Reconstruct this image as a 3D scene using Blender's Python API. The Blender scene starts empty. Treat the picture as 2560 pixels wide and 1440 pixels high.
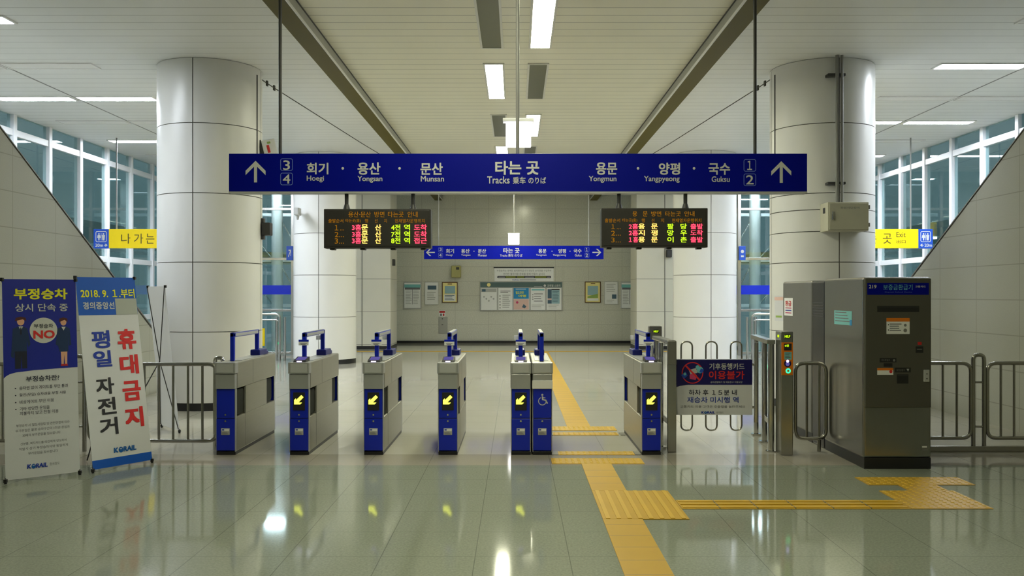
import bpy, bmesh, math, random
from mathutils import Vector, Matrix
random.seed(7)
C = bpy.context.scene.collection
sc = bpy.context.scene
PI = math.pi
# ------------------------------------------------------------------ camera
F, CX, CY, EYE = 2275.0, 1290.0, 736.0, 1.70
cam = bpy.data.cameras.new('camera'); cam.sensor_width = 36.0; cam.lens = 36.0*F/2560
cam.shift_x = -(CX-1280)/2560; cam.shift_y = (CY-720)/2560
cam.clip_end = 200
co = bpy.data.objects.new('camera', cam); co.location = (0, 0, EYE); co.rotation_euler = (PI/2, 0, 0)
C.objects.link(co); sc.camera = co
sc.view_settings.view_transform = 'Standard'; sc.view_settings.look = 'None'
sc.view_settings.exposure = 1.08; sc.cycles.caustics_reflective = False; sc.cycles.caustics_refractive = False; sc.cycles.sample_clamp_indirect = 6.0
sc.view_settings.gamma = 1.0; sc.view_settings.use_curve_mapping = False
def PX(px, y): return (px-CX)*y/F                # metres across for a picture column at depth y
def PZ(py, y): return EYE-(py-CY)*y/F            # metres up for a picture row at depth y
def FY(py): return EYE*F/(py-CY)                 # depth of a floor row
CEIL = 5.15

# ------------------------------------------------------------------ materials
def lin(c):
    return tuple(((v/255)/12.92 if v/255 <= .04045 else ((v/255+.055)/1.055)**2.4) for v in c)
MATS = {}
class NT:
    def __init__(s, name):
        s.m = bpy.data.materials.new(name); s.m.use_nodes = True
        s.t = s.m.node_tree; s.t.nodes.clear()
        s.out = s.t.nodes.new('ShaderNodeOutputMaterial')
    def n(s, kind, **kw):
        x = s.t.nodes.new(kind)
        for k, v in kw.items(): setattr(x, k, v)
        return x
    def l(s, a, b): s.t.links.new(a, b)
    def val(s, sock, v):
        if hasattr(v, 'links') or hasattr(v, 'is_linked'): s.l(v, sock)
        else: sock.default_value = v
    def math(s, op, a, b=0.0):
        x = s.n('ShaderNodeMath', operation=op); s.val(x.inputs[0], a); s.val(x.inputs[1], b); return x.outputs[0]
    def mix(s, f, a, b):
        x = s.n('ShaderNodeMix', data_type='RGBA'); s.val(x.inputs[0], f)
        s.val(x.inputs[6], a if not isinstance(a, tuple) else (*a[:3], 1)); s.val(x.inputs[7], b if not isinstance(b, tuple) else (*b[:3], 1))
        return x.outputs[2]
    def pos(s):
        g = s.n('ShaderNodeNewGeometry'); x = s.n('ShaderNodeSeparateXYZ'); s.l(g.outputs['Position'], x.inputs[0]); return g.outputs['Position'], x.outputs
    def noise(s, vec, scale, detail=2.0, rough=.5):
        x = s.n('ShaderNodeTexNoise'); s.l(vec, x.inputs['Vector']); x.inputs['Scale'].default_value = scale
        x.inputs['Detail'].default_value = detail; x.inputs['Roughness'].default_value = rough; return x.outputs[0]
    def joint(s, p, size, off, w):        # 1 on a joint line of width w that repeats every size
        a = s.math('ADD', p, -off+1000*size); a = s.math('DIVIDE', a, size); a = s.math('FRACT', a)
        return s.math('LESS_THAN', a, w/size)
def reg(name, nt): MATS[name] = nt.m
def plain(name, col, rough=.45, metal=0.0, emit=None, strength=0.0, vary=.05, scale=6.0, spec=.5, stretch=None, coat=0.0):
    nt = NT(name); b = nt.n('ShaderNodeBsdfPrincipled'); nt.l(b.outputs[0], nt.out.inputs[0])
    tc = nt.n('ShaderNodeTexCoord'); vec = tc.outputs['Object']
    if stretch:
        mp = nt.n('ShaderNodeMapping'); mp.inputs['Scale'].default_value = stretch; nt.l(vec, mp.inputs[0]); vec = mp.outputs[0]
    f = nt.noise(vec, scale, 3.0)
    lo = tuple(max(0, v*(1-vary)) for v in col); hi = tuple(min(1, v*(1+vary)) for v in col)
    nt.l(nt.mix(f, lo, hi), b.inputs['Base Color'])
    b.inputs['Roughness'].default_value = rough; b.inputs['Metallic'].default_value = metal
    b.inputs['Specular IOR Level'].default_value = spec; b.inputs['Coat Weight'].default_value = coat
    if emit:
        b.inputs['Emission Color'].default_value = (*emit, 1); b.inputs['Emission Strength'].default_value = strength
    reg(name, nt); return nt.m
def glow(name, col, strength):
    nt = NT(name); e = nt.n('ShaderNodeEmission'); e.inputs[0].default_value = (*col, 1); e.inputs[1].default_value = strength
    nt.l(e.outputs[0], nt.out.inputs[0]); reg(name, nt)
S = lin
plain('enamel', (.74, .74, .72), .30, spec=.5, vary=.02, scale=2)
plain('seam', (.16, .16, .14), .7)
plain('black_base', (.012, .012, .013), .35)
plain('black', (.015, .015, .016), .45)
plain('dark_grey', (.045, .045, .045), .5)
plain('mid_grey', (.22, .22, .21), .5)
plain('light_grey', (.45, .46, .46), .45)
plain('white', (.78, .78, .76), .5, vary=.02)
plain('window_white', (.75, .77, .80), .4, vary=.02)
plain('sign_blue', S((0, 12, 138)), .4, vary=.04, scale=1, spec=.14)
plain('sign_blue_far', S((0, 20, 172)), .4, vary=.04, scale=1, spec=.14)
plain('sign_blue_pale', S((30, 80, 190)), .35)
plain('band_blue', S((0, 40, 200)), .35)
plain('sign_white', (.62, .63, .62), .45, vary=.02)
plain('sign_grey_line', S((105, 125, 205)), .45)
plain('yellow_sign', S((245, 215, 0)), .4)
plain('brown_text', S((70, 60, 20)), .5)
plain('gate_steel', (.40, .392, .335), .36, metal=.75, vary=.06, scale=4, stretch=(1, 1, 14))
plain('gate_cap', (.50, .51, .52), .34, metal=.55, vary=.04)
plain('chrome', (.62, .62, .60), .16, metal=1.0, vary=.03)
plain('steel', (.50, .50, .48), .24, metal=1.0, vary=.05, scale=4, stretch=(1, 1, 12))
plain('tube_steel', (.40, .39, .36), .26, metal=1.0, vary=.05)
plain('gate_blue', S((4, 36, 185)), .32, vary=.05)
plain('gate_blue_dark', S((2, 18, 118)), .35, vary=.05)
plain('flap_rubber', (.035, .038, .034), .7, spec=.15)
plain('beam_bronze', S((92, 84, 26)), .5, vary=.05, scale=.6, spec=.12)
plain('beam_grey', (.40, .40, .36), .5)
plain('lens_off', (.115, .12, .065), .35)
plain('lamp_frame', (.70, .70, .64), .45)
plain('tactile', S((192, 152, 36)), .5, vary=.10, scale=3)
plain('tactile_ridge', S((208, 170, 52)), .45, vary=.08, scale=3)
plain('threshold', (.20, .20, .18), .4, metal=.4)
plain('led_case', (.030, .028, .025), .45)
plain('machine_dark', (.095, .092, .075), .34, metal=.15, vary=.05)
plain('machine_steel', (.31, .305, .28), .25, metal=.95, vary=.06, scale=3, stretch=(10, 10, 1))
plain('machine_grey', (.25, .245, .225), .38, metal=.6, vary=.04)
plain('duct', (.05, .05, .055), .25, metal=.5)
plain('panel_beige', (.50, .49, .38), .5)
plain('orange', S((225, 120, 10)), .5)
plain('red', S((215, 40, 40)), .5)
plain('red_deep', S((190, 30, 30)), .5)
plain('text_dark', S((32, 34, 60)), .6)
plain('text_black', (.02, .02, .025), .6)
plain('text_grey', S((110, 112, 118)), .6)
plain('text_blue', S((20, 55, 165)), .5)
plain('paper', (.84, .85, .85), .6, vary=.03)
plain('paper_cream', S((240, 226, 150)), .6)
plain('paper_sky', S((150, 185, 195)), .6)
plain('paper_teal', S((120, 190, 190)), .6)
plain('paper_blue', S((30, 140, 200)), .6)
plain('paper_slate', S((70, 100, 120)), .6)
plain('paper_pink', S((225, 190, 180)), .6)
plain('paper_green', S((150, 180, 90)), .6)
plain('olive', S((120, 130, 40)), .6)
plain('frame_brown', S((95, 60, 15)), .4)
plain('header_slate', S((75, 100, 100)), .4)
plain('banner_white', (.66, .67, .70), .55, vary=.02)
plain('banner_blue', S((0, 28, 150)), .5)
plain('banner_sky', S((0, 85, 190)), .5)
plain('banner_yellow', S((238, 235, 30)), .5)
plain('banner_patch', S((170, 175, 168)), .6)
plain('skin', S((225, 170, 140)), .6)
plain('hair', S((80, 30, 30)), .6)
plain('uniform', S((10, 45, 90)), .6)
plain('uniform_dark', S((12, 22, 50)), .6)
plain('korail_blue', S((0, 90, 170)), .5)
plain('navy', S((12, 8, 88)), .4)
plain('pink', S((200, 60, 110)), .5)
plain('aqua', S((110, 190, 200)), .5)
plain('hydrant', (.36, .36, .33), .4, metal=.3)
plain('beige_box', S((170, 165, 105)), .45)
plain('concrete', (.16, .19, .19), .8)
plain('canopy', (.30, .34, .34), .6)
plain('cable', (.05, .05, .04), .6)
plain('sheet_back', (.62, .63, .66), .6, vary=.04)
nt = NT('sheet_back'); df = nt.n('ShaderNodeBsdfDiffuse'); tl = nt.n('ShaderNodeBsdfTranslucent'); tcx = nt.n('ShaderNodeTexCoord')
cl = nt.mix(nt.noise(tcx.outputs['Object'], 3.0), (.84, .85, .88), (.90, .91, .93)); nt.l(cl, df.inputs[0]); nt.l(cl, tl.inputs[0])
mx = nt.n('ShaderNodeMixShader'); mx.inputs[0].default_value = .55; nt.l(df.outputs[0], mx.inputs[1]); nt.l(tl.outputs[0], mx.inputs[2]); nt.l(mx.outputs[0], nt.out.inputs[0]); reg('sheet_back', nt)
glow('lamp_warm', (.96, .95, .69), 25.0)
glow('lamp_cool', (.86, .92, 1.0), 50.0)
glow('lamp_box', (1.0, .98, .94), 3.0)
glow('led_red', (1.0, .045, .09), 1.3)
glow('led_amber', (1.0, .52, .10), 1.2)
glow('led_green', (.55, 1.0, .02), .7)
glow('led_dim', (.62, .25, .01), .28)
glow('arrow', (.92, 1.0, .08), 1.1)
glow('violet', (.62, .50, 1.0), 1.4)
glow('violet_dim', (.30, .25, .85), .18)
glow('led_white', (.85, .95, 1.0), 2.4)
glow('ring_green', (.04, 1.0, .38), .8)
glow('help_green', (.62, 1.0, .01), .6)
glow('outdoor_tube', (.85, .95, 1.0), 4.0)

def stone_mat(name, base, ax, size, off, w, rough, speck=.10, dark=.62, bigscale=1.2, big=.10, speckscale=90.0, spec=.5):
    nt = NT(name); b = nt.n('ShaderNodeBsdfPrincipled'); nt.l(b.outputs[0], nt.out.inputs[0])
    p, xyz = nt.pos()
    f1 = nt.noise(p, speckscale, 2.0, .7); f2 = nt.noise(p, bigscale, 3.0)
    a = nt.math('ADD', nt.math('MULTIPLY', nt.math('SUBTRACT', f1, .5), speck*4), nt.math('MULTIPLY', nt.math('SUBTRACT', f2, .5), big))
    a = nt.math('ADD', a, 1.0)
    vm = nt.n('ShaderNodeVectorMath', operation='SCALE'); vm.inputs[0].default_value = base; nt.l(a, vm.inputs['Scale'])
    col = vm.outputs[0]
    j = None
    for k in range(2):
        if size[k] is None: continue
        jj = nt.joint(xyz[ax[k]], size[k], off[k], w)
        j = jj if j is None else nt.math('MAXIMUM', j, jj)
    if j is not None:
        col = nt.mix(j, col, tuple(v*dark for v in base))
    nt.l(col, b.inputs['Base Color']); b.inputs['Specular IOR Level'].default_value = spec
    if isinstance(rough, tuple):
        r = nt.math('ADD', nt.math('MULTIPLY', f2, rough[1]-rough[0]), rough[0]); nt.l(r, b.inputs['Roughness'])
    else: b.inputs['Roughness'].default_value = rough
    reg(name, nt); return nt, b
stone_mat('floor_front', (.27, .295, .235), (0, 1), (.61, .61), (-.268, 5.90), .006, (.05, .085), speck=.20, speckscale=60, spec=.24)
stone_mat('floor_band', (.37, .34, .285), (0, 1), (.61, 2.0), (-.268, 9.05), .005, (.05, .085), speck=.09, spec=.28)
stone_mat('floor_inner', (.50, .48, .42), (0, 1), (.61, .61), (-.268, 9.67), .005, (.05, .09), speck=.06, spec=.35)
stone_mat('wall_granite', (.60, .60, .52), (0, 2), (1.163, .504), (.2, 1.143), .014, (.13, .2), speck=.13, speckscale=30, dark=.76, big=.05)
stone_mat('wall_tile', (.365, .365, .305), (1, 2), (1.05, .445), (11.2, 1.18), .012, (.2, .27), speck=.05, dark=.72, big=.05)
stone_mat('pilaster', (.66, .64, .55), (0, 2), (None, 1.02), (0, 1.155), .014, .35, speck=.015, dark=.35)
stone_mat('ceiling_side', (.76, .77, .75), (0, 1), (50.0, .30), (.0, 10.64), .016, .45, speck=.01, dark=.60)
stone_mat('ceiling_mid', (.80, .785, .64), (0, 1), (50.0, .30), (.0, 10.64), .018, .42, speck=.012, dark=.50)
# glass: a clear pane with the mirror a pane has
nt = NT('glass'); tr = nt.n('ShaderNodeBsdfTransparent'); tr.inputs[0].default_value = (.80, .90, .90, 1)
gl = nt.n('ShaderNodeBsdfGlossy'); gl.inputs['Roughness'].default_value = .015
lw = nt.n('ShaderNodeLayerWeight'); fr = nt.n('ShaderNodeMath', operation='MULTIPLY_ADD'); nt.l(nt.math('POWER', lw.outputs['Facing'], 4.0), fr.inputs[0]); fr.inputs[1].default_value = .55; fr.inputs[2].default_value = .05
nz = nt.n('ShaderNodeTexCoord'); f = nt.noise(nz.outputs['Object'], .6); nt.l(nt.mix(f, (.9, .96, .98), (1, 1, 1)), gl.inputs[0])
mx = nt.n('ShaderNodeMixShader'); nt.l(fr.outputs[0], mx.inputs[0]); nt.l(tr.outputs[0], mx.inputs[1]); nt.l(gl.outputs[0], mx.inputs[2])
nt.l(mx.outputs[0], nt.out.inputs[0]); reg('glass', nt)
# night outside
w = bpy.data.worlds.new('night'); sc.world = w; w.use_nodes = True
wt = w.node_tree; bg = wt.nodes['Background']; tc = wt.nodes.new('ShaderNodeTexCoord'); nzw = wt.nodes.new('ShaderNodeTexNoise')
nzw.inputs['Scale'].default_value = 2.2; wt.links.new(tc.outputs['Generated'], nzw.inputs['Vector'])
rp = wt.nodes.new('ShaderNodeValToRGB'); rp.color_ramp.elements[0].color = (.036, .068, .074, 1); rp.color_ramp.elements[1].color = (.075, .105, .115, 1)
wt.links.new(nzw.outputs[0], rp.inputs[0]); wt.links.new(rp.outputs[0], bg.inputs[0]); bg.inputs[1].default_value = 1.0

# ------------------------------------------------------------------ mesh builder (world coordinates)
_tc = {}
def glyphs(s, bold):
    k = (s, bold)
    if k not in _tc:
        c = bpy.data.curves.new('t', 'FONT'); c.body = s; c.size = 1; c.offset = bold; c.resolution_u = 3
        o = bpy.data.objects.new('t', c); C.objects.link(o); bpy.context.view_layer.update()
        e = o.evaluated_get(bpy.context.evaluated_depsgraph_get()); m = e.to_mesh()
        v = [(p.co.x, p.co.y) for p in m.vertices]; f = [tuple(p.vertices) for p in m.polygons]
        e.to_mesh_clear(); bpy.data.objects.remove(o); bpy.data.curves.remove(c)
        xs = [a for a, b in v]; ys = [b for a, b in v]
        _tc[k] = (v, f, min(xs), max(xs), min(ys), max(ys))
    return _tc[k]
def fillet(pts, r, n=5, closed=False):
    P = [Vector(p) for p in pts]; out = []
    N = len(P)
    for i in range(N):
        if not closed and i in (0, N-1): out.append(P[i]); continue
        a, b, c = P[i-1], P[i], P[(i+1) % N]
        u = (a-b); v = (c-b); d = min(r, u.length*.49, v.length*.49)
        if u.normalized().dot(v.normalized()) < -.999: out.append(b); continue
        p0 = b+u.normalized()*d; p1 = b+v.normalized()*d
        for k in range(n+1):
            t = k/n; out.append(p0*(1-t)**2+b*2*t*(1-t)+p1*t*t)
    return out
class MB:
    def __init__(s): s.v = []; s.f = []; s.mi = []; s.sm = []; s.ms = []; s.off = Vector((0, 0, 0))
    def _m(s, m):
        if m not in s.ms: s.ms.append(m)
        return s.ms.index(m)
    def add(s, vs, fs, m, smooth=False):
        b = len(s.v); k = s._m(m); o = s.off
        s.v.extend([(p[0]+o.x, p[1]+o.y, p[2]+o.z) for p in vs])
        for f in fs: s.f.append(tuple(b+i for i in f)); s.mi.append(k); s.sm.append(smooth)
        return s
    def box(s, x0, x1, y0, y1, z0, z1, m, bev=0.0, seg=2, xf=None):
        bm = bmesh.new(); bmesh.ops.create_cube(bm, size=1.0)
        for p in bm.verts:
            p.co = Vector(((x0+x1)/2+p.co.x*(x1-x0), (y0+y1)/2+p.co.y*(y1-y0), (z0+z1)/2+p.co.z*(z1-z0)))
        if bev > 0: bmesh.ops.bevel(bm, geom=bm.edges[:], offset=bev, segments=seg, affect='EDGES', profile=.5)
        return s.bm(bm, m, xf)
    def bm(s, bm, m, xf=None, smooth=False):
        bm.verts.index_update(); vs = [(xf @ p.co if xf else p.co.copy()) for p in bm.verts]
        fs = [[q.index for q in f.verts] for f in bm.faces]; bm.free(); return s.add(vs, fs, m, smooth)
    def tube(s, pts, r, m, seg=10, closed=False, caps=True):
        P = [Vector(p) for p in pts]; N = len(P); rings = []; up = None
        for i in range(N):
            if closed: d = P[(i+1) % N]-P[i-1]
            else: d = P[min(i+1, N-1)]-P[max(i-1, 0)]
            if d.length < 1e-9: d = Vector((0, 0, 1))
            d.normalize()
            if up is None: up = Vector((0, 0, 1)) if abs(d.z) < .9 else Vector((0, 1, 0))
            a = up-d*up.dot(d)
            if a.length < 1e-4: a = Vector((1, 0, 0))-d*d.x
            a.normalize(); up = a; b = d.cross(a)
            rr = r[i] if isinstance(r, (list, tuple)) else r
            rings.append([P[i]+(a*math.cos(2*PI*k/seg)+b*math.sin(2*PI*k/seg))*rr for k in range(seg)])
        vs = [q for g in rings for q in g]; fs = []
        for i in range(N if closed else N-1):
            j = (i+1) % N
            for k in range(seg):
                k2 = (k+1) % seg; fs.append((i*seg+k, i*seg+k2, j*seg+k2, j*seg+k))
        s.add(vs, fs, m, True)
        if caps and not closed:
            s.add(rings[0], [tuple(range(seg))[::-1]], m); s.add(rings[-1], [tuple(range(seg))], m)
        return s
    def cyl(s, p0, p1, r, m, seg=20, r1=None): return s.tube([p0, p1], [r, r if r1 is None else r1], m, seg)
    def prism(s, poly, vec, m):           # polygon (3D points) swept along vec
        n = len(poly); v = Vector(vec); A = [Vector(p) for p in poly]; B = [p+v for p in A]
        nrm = Vector((0, 0, 0))
        for i in range(n):
            nrm += A[i].cross(A[(i+1) % n])
        flip = nrm.dot(v) > 0
        f0 = tuple(range(n)); f1 = tuple(range(n, 2*n))
        fs = [f0[::-1] if flip else f0, f1 if flip else f1[::-1]]
        for i in range(n):
            j = (i+1) % n; q = (i, j, n+j, n+i); fs.append(q if flip else q[::-1])
        return s.add(A+B, fs, m)
    def lathe(s, prof, c, m, seg=48, a0=0.0, a1=2*PI):
        if len(prof) > 2:
            for i in range(len(prof)-1): s.lathe(prof[i:i+2], c, m, seg, a0, a1)
            return s
        full = abs(a1-a0-2*PI) < 1e-6; cols = seg if full else seg+1; vs = []; fs = []
        for k in range(cols):
            a = a0+(a1-a0)*k/seg
            for r, z in prof: vs.append((c[0]+r*math.cos(a), c[1]+r*math.sin(a), c[2]+z))
        L = len(prof)
        for k in range(seg):
            k2 = (k+1) % cols
            for i in range(L-1): fs.append((k*L+i, k2*L+i, k2*L+i+1, k*L+i+1))
        return s.add(vs, fs, m, True)
    # flat marks on a plane: O origin, U across, V up (unit-scaled vectors), at height h off the plane
    def flat(s, plane, pts, m, h=.001):
        O, U, V = plane; n = U.cross(V).normalized()*h
        return s.add([O+U*a+V*b+n for a, b in pts], [tuple(range(len(pts)))], m)
    def rect(s, plane, x0, x1, y0, y1, m, h=.001): return s.flat(plane, [(x0, y0), (x1, y0), (x1, y1), (x0, y1)], m, h)
    def disc(s, plane, cx, cy, rx, ry, m, h=.001, n=28):
        return s.flat(plane, [(cx+rx*math.cos(2*PI*k/n), cy+ry*math.sin(2*PI*k/n)) for k in range(n)], m, h)
    def ring(s, plane, cx, cy, r0, r1, m, h=.001, n=32, a0=0.0, a1=2*PI):
        O, U, V = plane; nn = U.cross(V).normalized()*h; vs = []; fs = []
        for k in range(n+1):
            a = a0+(a1-a0)*k/n
            for r in (r0, r1): vs.append(O+U*(cx+r*math.cos(a))+V*(cy+r*math.sin(a))+nn)
        for k in range(n): fs.append((2*k, 2*k+1, 2*k+3, 2*k+2))
        return s.add(vs, fs, m)
    def rrect(s, plane, x0, x1, y0, y1, r, w, m, h=.001):
        pts = [(x0, y0), (x1, y0), (x1, y1), (x0, y1)]
        def rnd(x0, x1, y0, y1, r):
            o = []
            for cx, cy, a in ((x1-r, y0+r, -PI/2), (x1-r, y1-r, 0), (x0+r, y1-r, PI/2), (x0+r, y0+r, PI)):
                for k in range(5): o.append((cx+r*math.cos(a+k*PI/8), cy+r*math.sin(a+k*PI/8)))
            return o
        A = rnd(x0, x1, y0, y1, r)
        if w is None: return s.flat(plane, A, m, h)
        B = rnd(x0+w, x1-w, y0+w, y1-w, max(r-w, .0005)); O, U, V = plane; nn = U.cross(V).normalized()*h
        n = len(A); vs = [O+U*a+V*b+nn for a, b in A+B]
        return s.add(vs, [(i, (i+1) % n, n+(i+1) % n, n+i) for i in range(n)], m)
    def text(s, plane, txt, x0, x1, y0, y1, m, bold=.012, h=.0015):
        v, f, ax, bx, ay, by = glyphs(txt, 0.0); O, U, V = plane; nn = U.cross(V).normalized()*h
        e = bold if bold > .006 else 0.0; ax -= e; ay -= e; bx += e; by += e
        sx = (x1-x0)/(bx-ax); sy = (y1-y0)/(by-ay)
        for i, (dx, dy) in enumerate(((-e, -e), (e, -e), (e, e), (-e, e)) if e else ((0, 0),)):
            if i: nn = nn+U.cross(V).normalized()*.0005
            s.add([O+U*(x0+(a+dx-ax)*sx)+V*(y0+(b+dy-ay)*sy)+nn for a, b in v], f, m)
        return s
    def build(s, name, root=None, mats=None):
        me = bpy.data.meshes.new(name); base = root['_base'] if root is not None and '_base' in root else (0, 0, 0)
        bx = Vector(base) if root is not None else None
        if root is None:
            xs, ys, zs = zip(*s.v); bx = Vector(((min(xs)+max(xs))/2, (min(ys)+max(ys))/2, min(zs)))
        me.from_pydata([tuple(Vector(p)-bx) for p in s.v], [], s.f)
        for m in s.ms: me.materials.append(MATS[m])
        me.polygons.foreach_set('material_index', s.mi); me.polygons.foreach_set('use_smooth', s.sm); me.update()
        o = bpy.data.objects.new(name, me); C.objects.link(o)
        o['_base'] = tuple(bx)
        if root is not None: o.parent = root
        else: o.location = bx
        return o
def tag(o, label, cat, group=None, kind=None):
    o['label'] = label; o['category'] = cat
    if group: o['group'] = group
    if kind: o['kind'] = kind
    return o
def thing(name, label, cat, loc, group=None, kind=None):
    o = bpy.data.objects.new(name, None); o.location = loc; o['_base'] = tuple(loc); o.empty_display_size = .2
    C.objects.link(o); return tag(o, label, cat, group, kind)
def front(y):   # a plane facing the camera side at depth y, measured in picture columns and rows
    return y
def pl(y, px, py): # plane with origin at that picture point, units metres
    return (Vector((PX(px, y), y, PZ(py, y))), Vector((1, 0, 0)), Vector((0, 0, 1)))
WX, WZ = Vector((1, 0, 0)), Vector((0, 0, 1))
class Face:
    """flat artwork on a surface facing -Y at depth y; boxes are given as picture columns/rows of that surface"""
    def __init__(s, mb, y): s.mb = mb; s.p = (Vector((0, y, 0)), WX, WZ); s.y = y
    def b(s, x0, y0, x1, y1): return PX(x0, s.y), PX(x1, s.y), PZ(y1, s.y), PZ(y0, s.y)
    def rect(s, x0, y0, x1, y1, m, h=.001): s.mb.rect(s.p, *s.b(x0, y0, x1, y1), m, h); return s
    def text(s, t, x0, y0, x1, y1, m, bold=.012, h=.002): s.mb.text(s.p, t, *s.b(x0, y0, x1, y1), m, bold, h); return s
    def rr(s, x0, y0, x1, y1, r, w, m, h=.002):
        k = s.y/F; s.mb.rrect(s.p, *s.b(x0, y0, x1, y1), r*k, None if w is None else w*k, m, h); return s
    def poly(s, pts, m, h=.002): s.mb.flat(s.p, [(PX(a, s.y), PZ(b, s.y)) for a, b in pts][::-1], m, h); return s
    def disc(s, x, y, r, m, h=.002): k = s.y/F; s.mb.disc(s.p, PX(x, s.y), PZ(y, s.y), r*k, r*k, m, h); return s
    def lines(s, x0, y0, x1, y1, n, m, fill=.45, h=.0015, seed=1):   # rows of small print that the photo shows only as grey lines
        rr = random.Random(seed)
        for i in range(n):
            a = y0+(y1-y0)*i/n; b = a+(y1-y0)/n*fill; e = x1-(x1-x0)*rr.random()*.3; s.rect(x0, a, e, b, m, h)
        return s

def korail(mb, plane, x0, x1, y0, y1, m, h=.003):
    w = x1-x0; d = y1-y0
    sh = (plane[0], plane[1], (plane[2]+plane[1]*.10))
    o = plane[1]*0
    sh = (plane[0]-plane[1]*(.10*y0), plane[1], plane[2]+plane[1]*.10)
    mb.text(sh, 'K', x0, x0+w*.20, y0, y1, m, .04, h); mb.text(sh, 'RAIL', x0+w*.42, x1, y0, y1, m, .04, h)
    mb.disc(plane, x0+w*.31+d*.05, y0+d*.46, w*.105, d*.56, 'korail_blue', h)
    mb.ring(plane, x0+w*.31+d*.05, y0+d*.80, w*.03, w*.055, 'banner_white', h*1.3, 16, PI*1.05, PI*1.95)
# ------------------------------------------------------------------ the setting
def structure(name, mb, label, cat, root=None):
    o = mb.build(name, root); return tag(o, label, cat, kind='structure')
XE, YB, YF = 9.75, -4.0, 31.7
m = MB()
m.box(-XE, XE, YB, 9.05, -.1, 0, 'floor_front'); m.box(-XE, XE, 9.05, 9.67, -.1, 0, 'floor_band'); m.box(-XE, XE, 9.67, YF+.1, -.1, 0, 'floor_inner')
structure('floor', m, 'polished grey granite floor of the station hall', 'floor')
m = MB()
m.box(-2.824, 2.824, YB, YF+.1, CEIL, CEIL+.1, 'ceiling_mid')
m.box(-XE, -2.824, YB, YF+.1, CEIL, CEIL+.1, 'ceiling_side'); m.box(2.824, XE, YB, YF+.1, CEIL, CEIL+.1, 'ceiling_side')
structure('ceiling', m, 'cream metal strip ceiling with narrow cross joints', 'ceiling')
for s, side in ((-1, 'left'), (1, 'right')):
    m = MB(); x = s*7.73
    m.box(x-.012, x+.012, 2, 25.4, CEIL-.004, CEIL+.01, 'mid_grey')
    structure('trim_%d' % (1 if s < 0 else 2), m, 'thin grey joint running along the %s side bay ceiling' % side, 'ceiling joint')
m = MB(); m.box(-6.4, 6.4, YF, YF+.15, 0, CEIL, 'wall_granite')
structure('wall_back', m, 'granite tiled end wall behind the notice board', 'wall')
m = MB(); m.box(-6.4, 6.4, YF-.03, YF+.01, 0, .09, 'black_base')
structure('baseboard_back', m, 'black skirting at the foot of the granite end wall', 'baseboard')
m = MB(); m.box(-XE, XE, YB-.15, YB, 0, CEIL, 'wall_granite')
structure('wall_front', m, 'granite wall behind the viewer', 'wall')
for s, side in ((-1, 'left'), (1, 'right')):
    m = MB(); x = s*6.2; ye, yt = (17.44, 8.38) if s < 0 else (17.76, 8.50); SLY = [(-4.0, 0), (ye, 0), (yt, CEIL), (-4.0, CEIL)]
    pts = [(x, a, b) for a, b in SLY]
    m.prism(pts, (s*.16, 0, 0), 'wall_tile')
    structure('wall_%s' % side, m, 'tiled stair wall with sloping top edge on the %s side' % side, 'wall')
    m = MB(); d = Vector((0, ye-yt, -CEIL)).normalized(); n = Vector((0, -d.z, d.y))
    a = Vector((0, yt, CEIL)); b = Vector((0, ye, 0.03))
    m.prism([Vector((x-s*.012, 0, 0))+a, Vector((x-s*.012, 0, 0))+b, Vector((x-s*.012, 0, 0))+b+n*.025, Vector((x-s*.012, 0, 0))+a+n*.025-Vector((0, 0, .02))], (s*.185, 0, 0), 'machine_grey')
    structure('trim_%d' % (3 if s < 0 else 4), m, 'thin metal capping along the sloping top of the %s stair wall' % side, 'wall capping')
    m = MB(); m.box(s*9.62 if s > 0 else -XE, XE if s > 0 else -9.62, YB, 14.74, 0, CEIL, 'wall_granite')  # plain wall out of view, added to keep outside light out
    structure('wall_%s_outer' % side, m, 'unseen outer wall added behind the %s stair to block light' % side, 'wall')
# pilasters beside the end wall
for s, xi, side in ((-1, 3.89, 'left'), (1, 3.74, 'right')):
    m = MB(); x0, x1 = sorted((s*xi, s*5.75)); m.box(x0, x1, 28.2, 29.7, .1, CEIL, 'pilaster')
    xs = s*(4.77 if s < 0 else 4.61); m.box(xs-.012, xs+.012, 28.192, 28.21, .1, CEIL, 'seam')
    m.box(x0-.004, x1+.004, 28.19, 29.71, 0, .1, 'black_base')
    structure('pillar_pilaster' if False else 'wall_%s_pilaster' % side, m, 'square cream clad pier at the %s end of the far wall' % side, 'pier')
# round pillars
R = .77
def pillar(x, y, label, rings):
    root = thing('round_pillar', label, 'pillar', (x, y, 0), 'round white hall pillars', 'structure')
    m = MB(); zs = [.11]+sorted(rings)+[CEIL]; prof = []
    g = .012
    for i in range(len(zs)-1):
        a, b = zs[i], zs[i+1]
        prof += [(R-.02, a+.0001), (R-.02, a+g), (R, a+g), (R, b-g), (R-.02, b-g)]
    # panels as four quarter shells with a gap at each seam
    gap = .012/R
    for k in range(4):
        a0 = -PI/2+k*PI/2
        for i in range(len(zs)-1):
            a, b = zs[i]+g*.5, zs[i+1]-g*.5
            m.lathe([(R-.02, a), (R, a), (R, b), (R-.02, b)], (x, y, 0), 'enamel', 20, a0+gap*.5, a0+PI/2-gap*.5)
    m.build('cladding', root)
    m = MB(); m.lathe([(R-.018, 0.05), (R-.018, CEIL)], (x, y, 0), 'seam', 48); m.build('core', root)
    m = MB(); m.lathe([(R-.012, 0), (R-.012, .108), (R-.05, .108)], (x, y, 0), 'black_base', 48); m.build('base', root)
    return root
RG = [1.15, 2.17, 3.18, 4.20]
pillar(-4.70, 14.0, 'large round white pillar behind the first ticket gate', RG)
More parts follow.
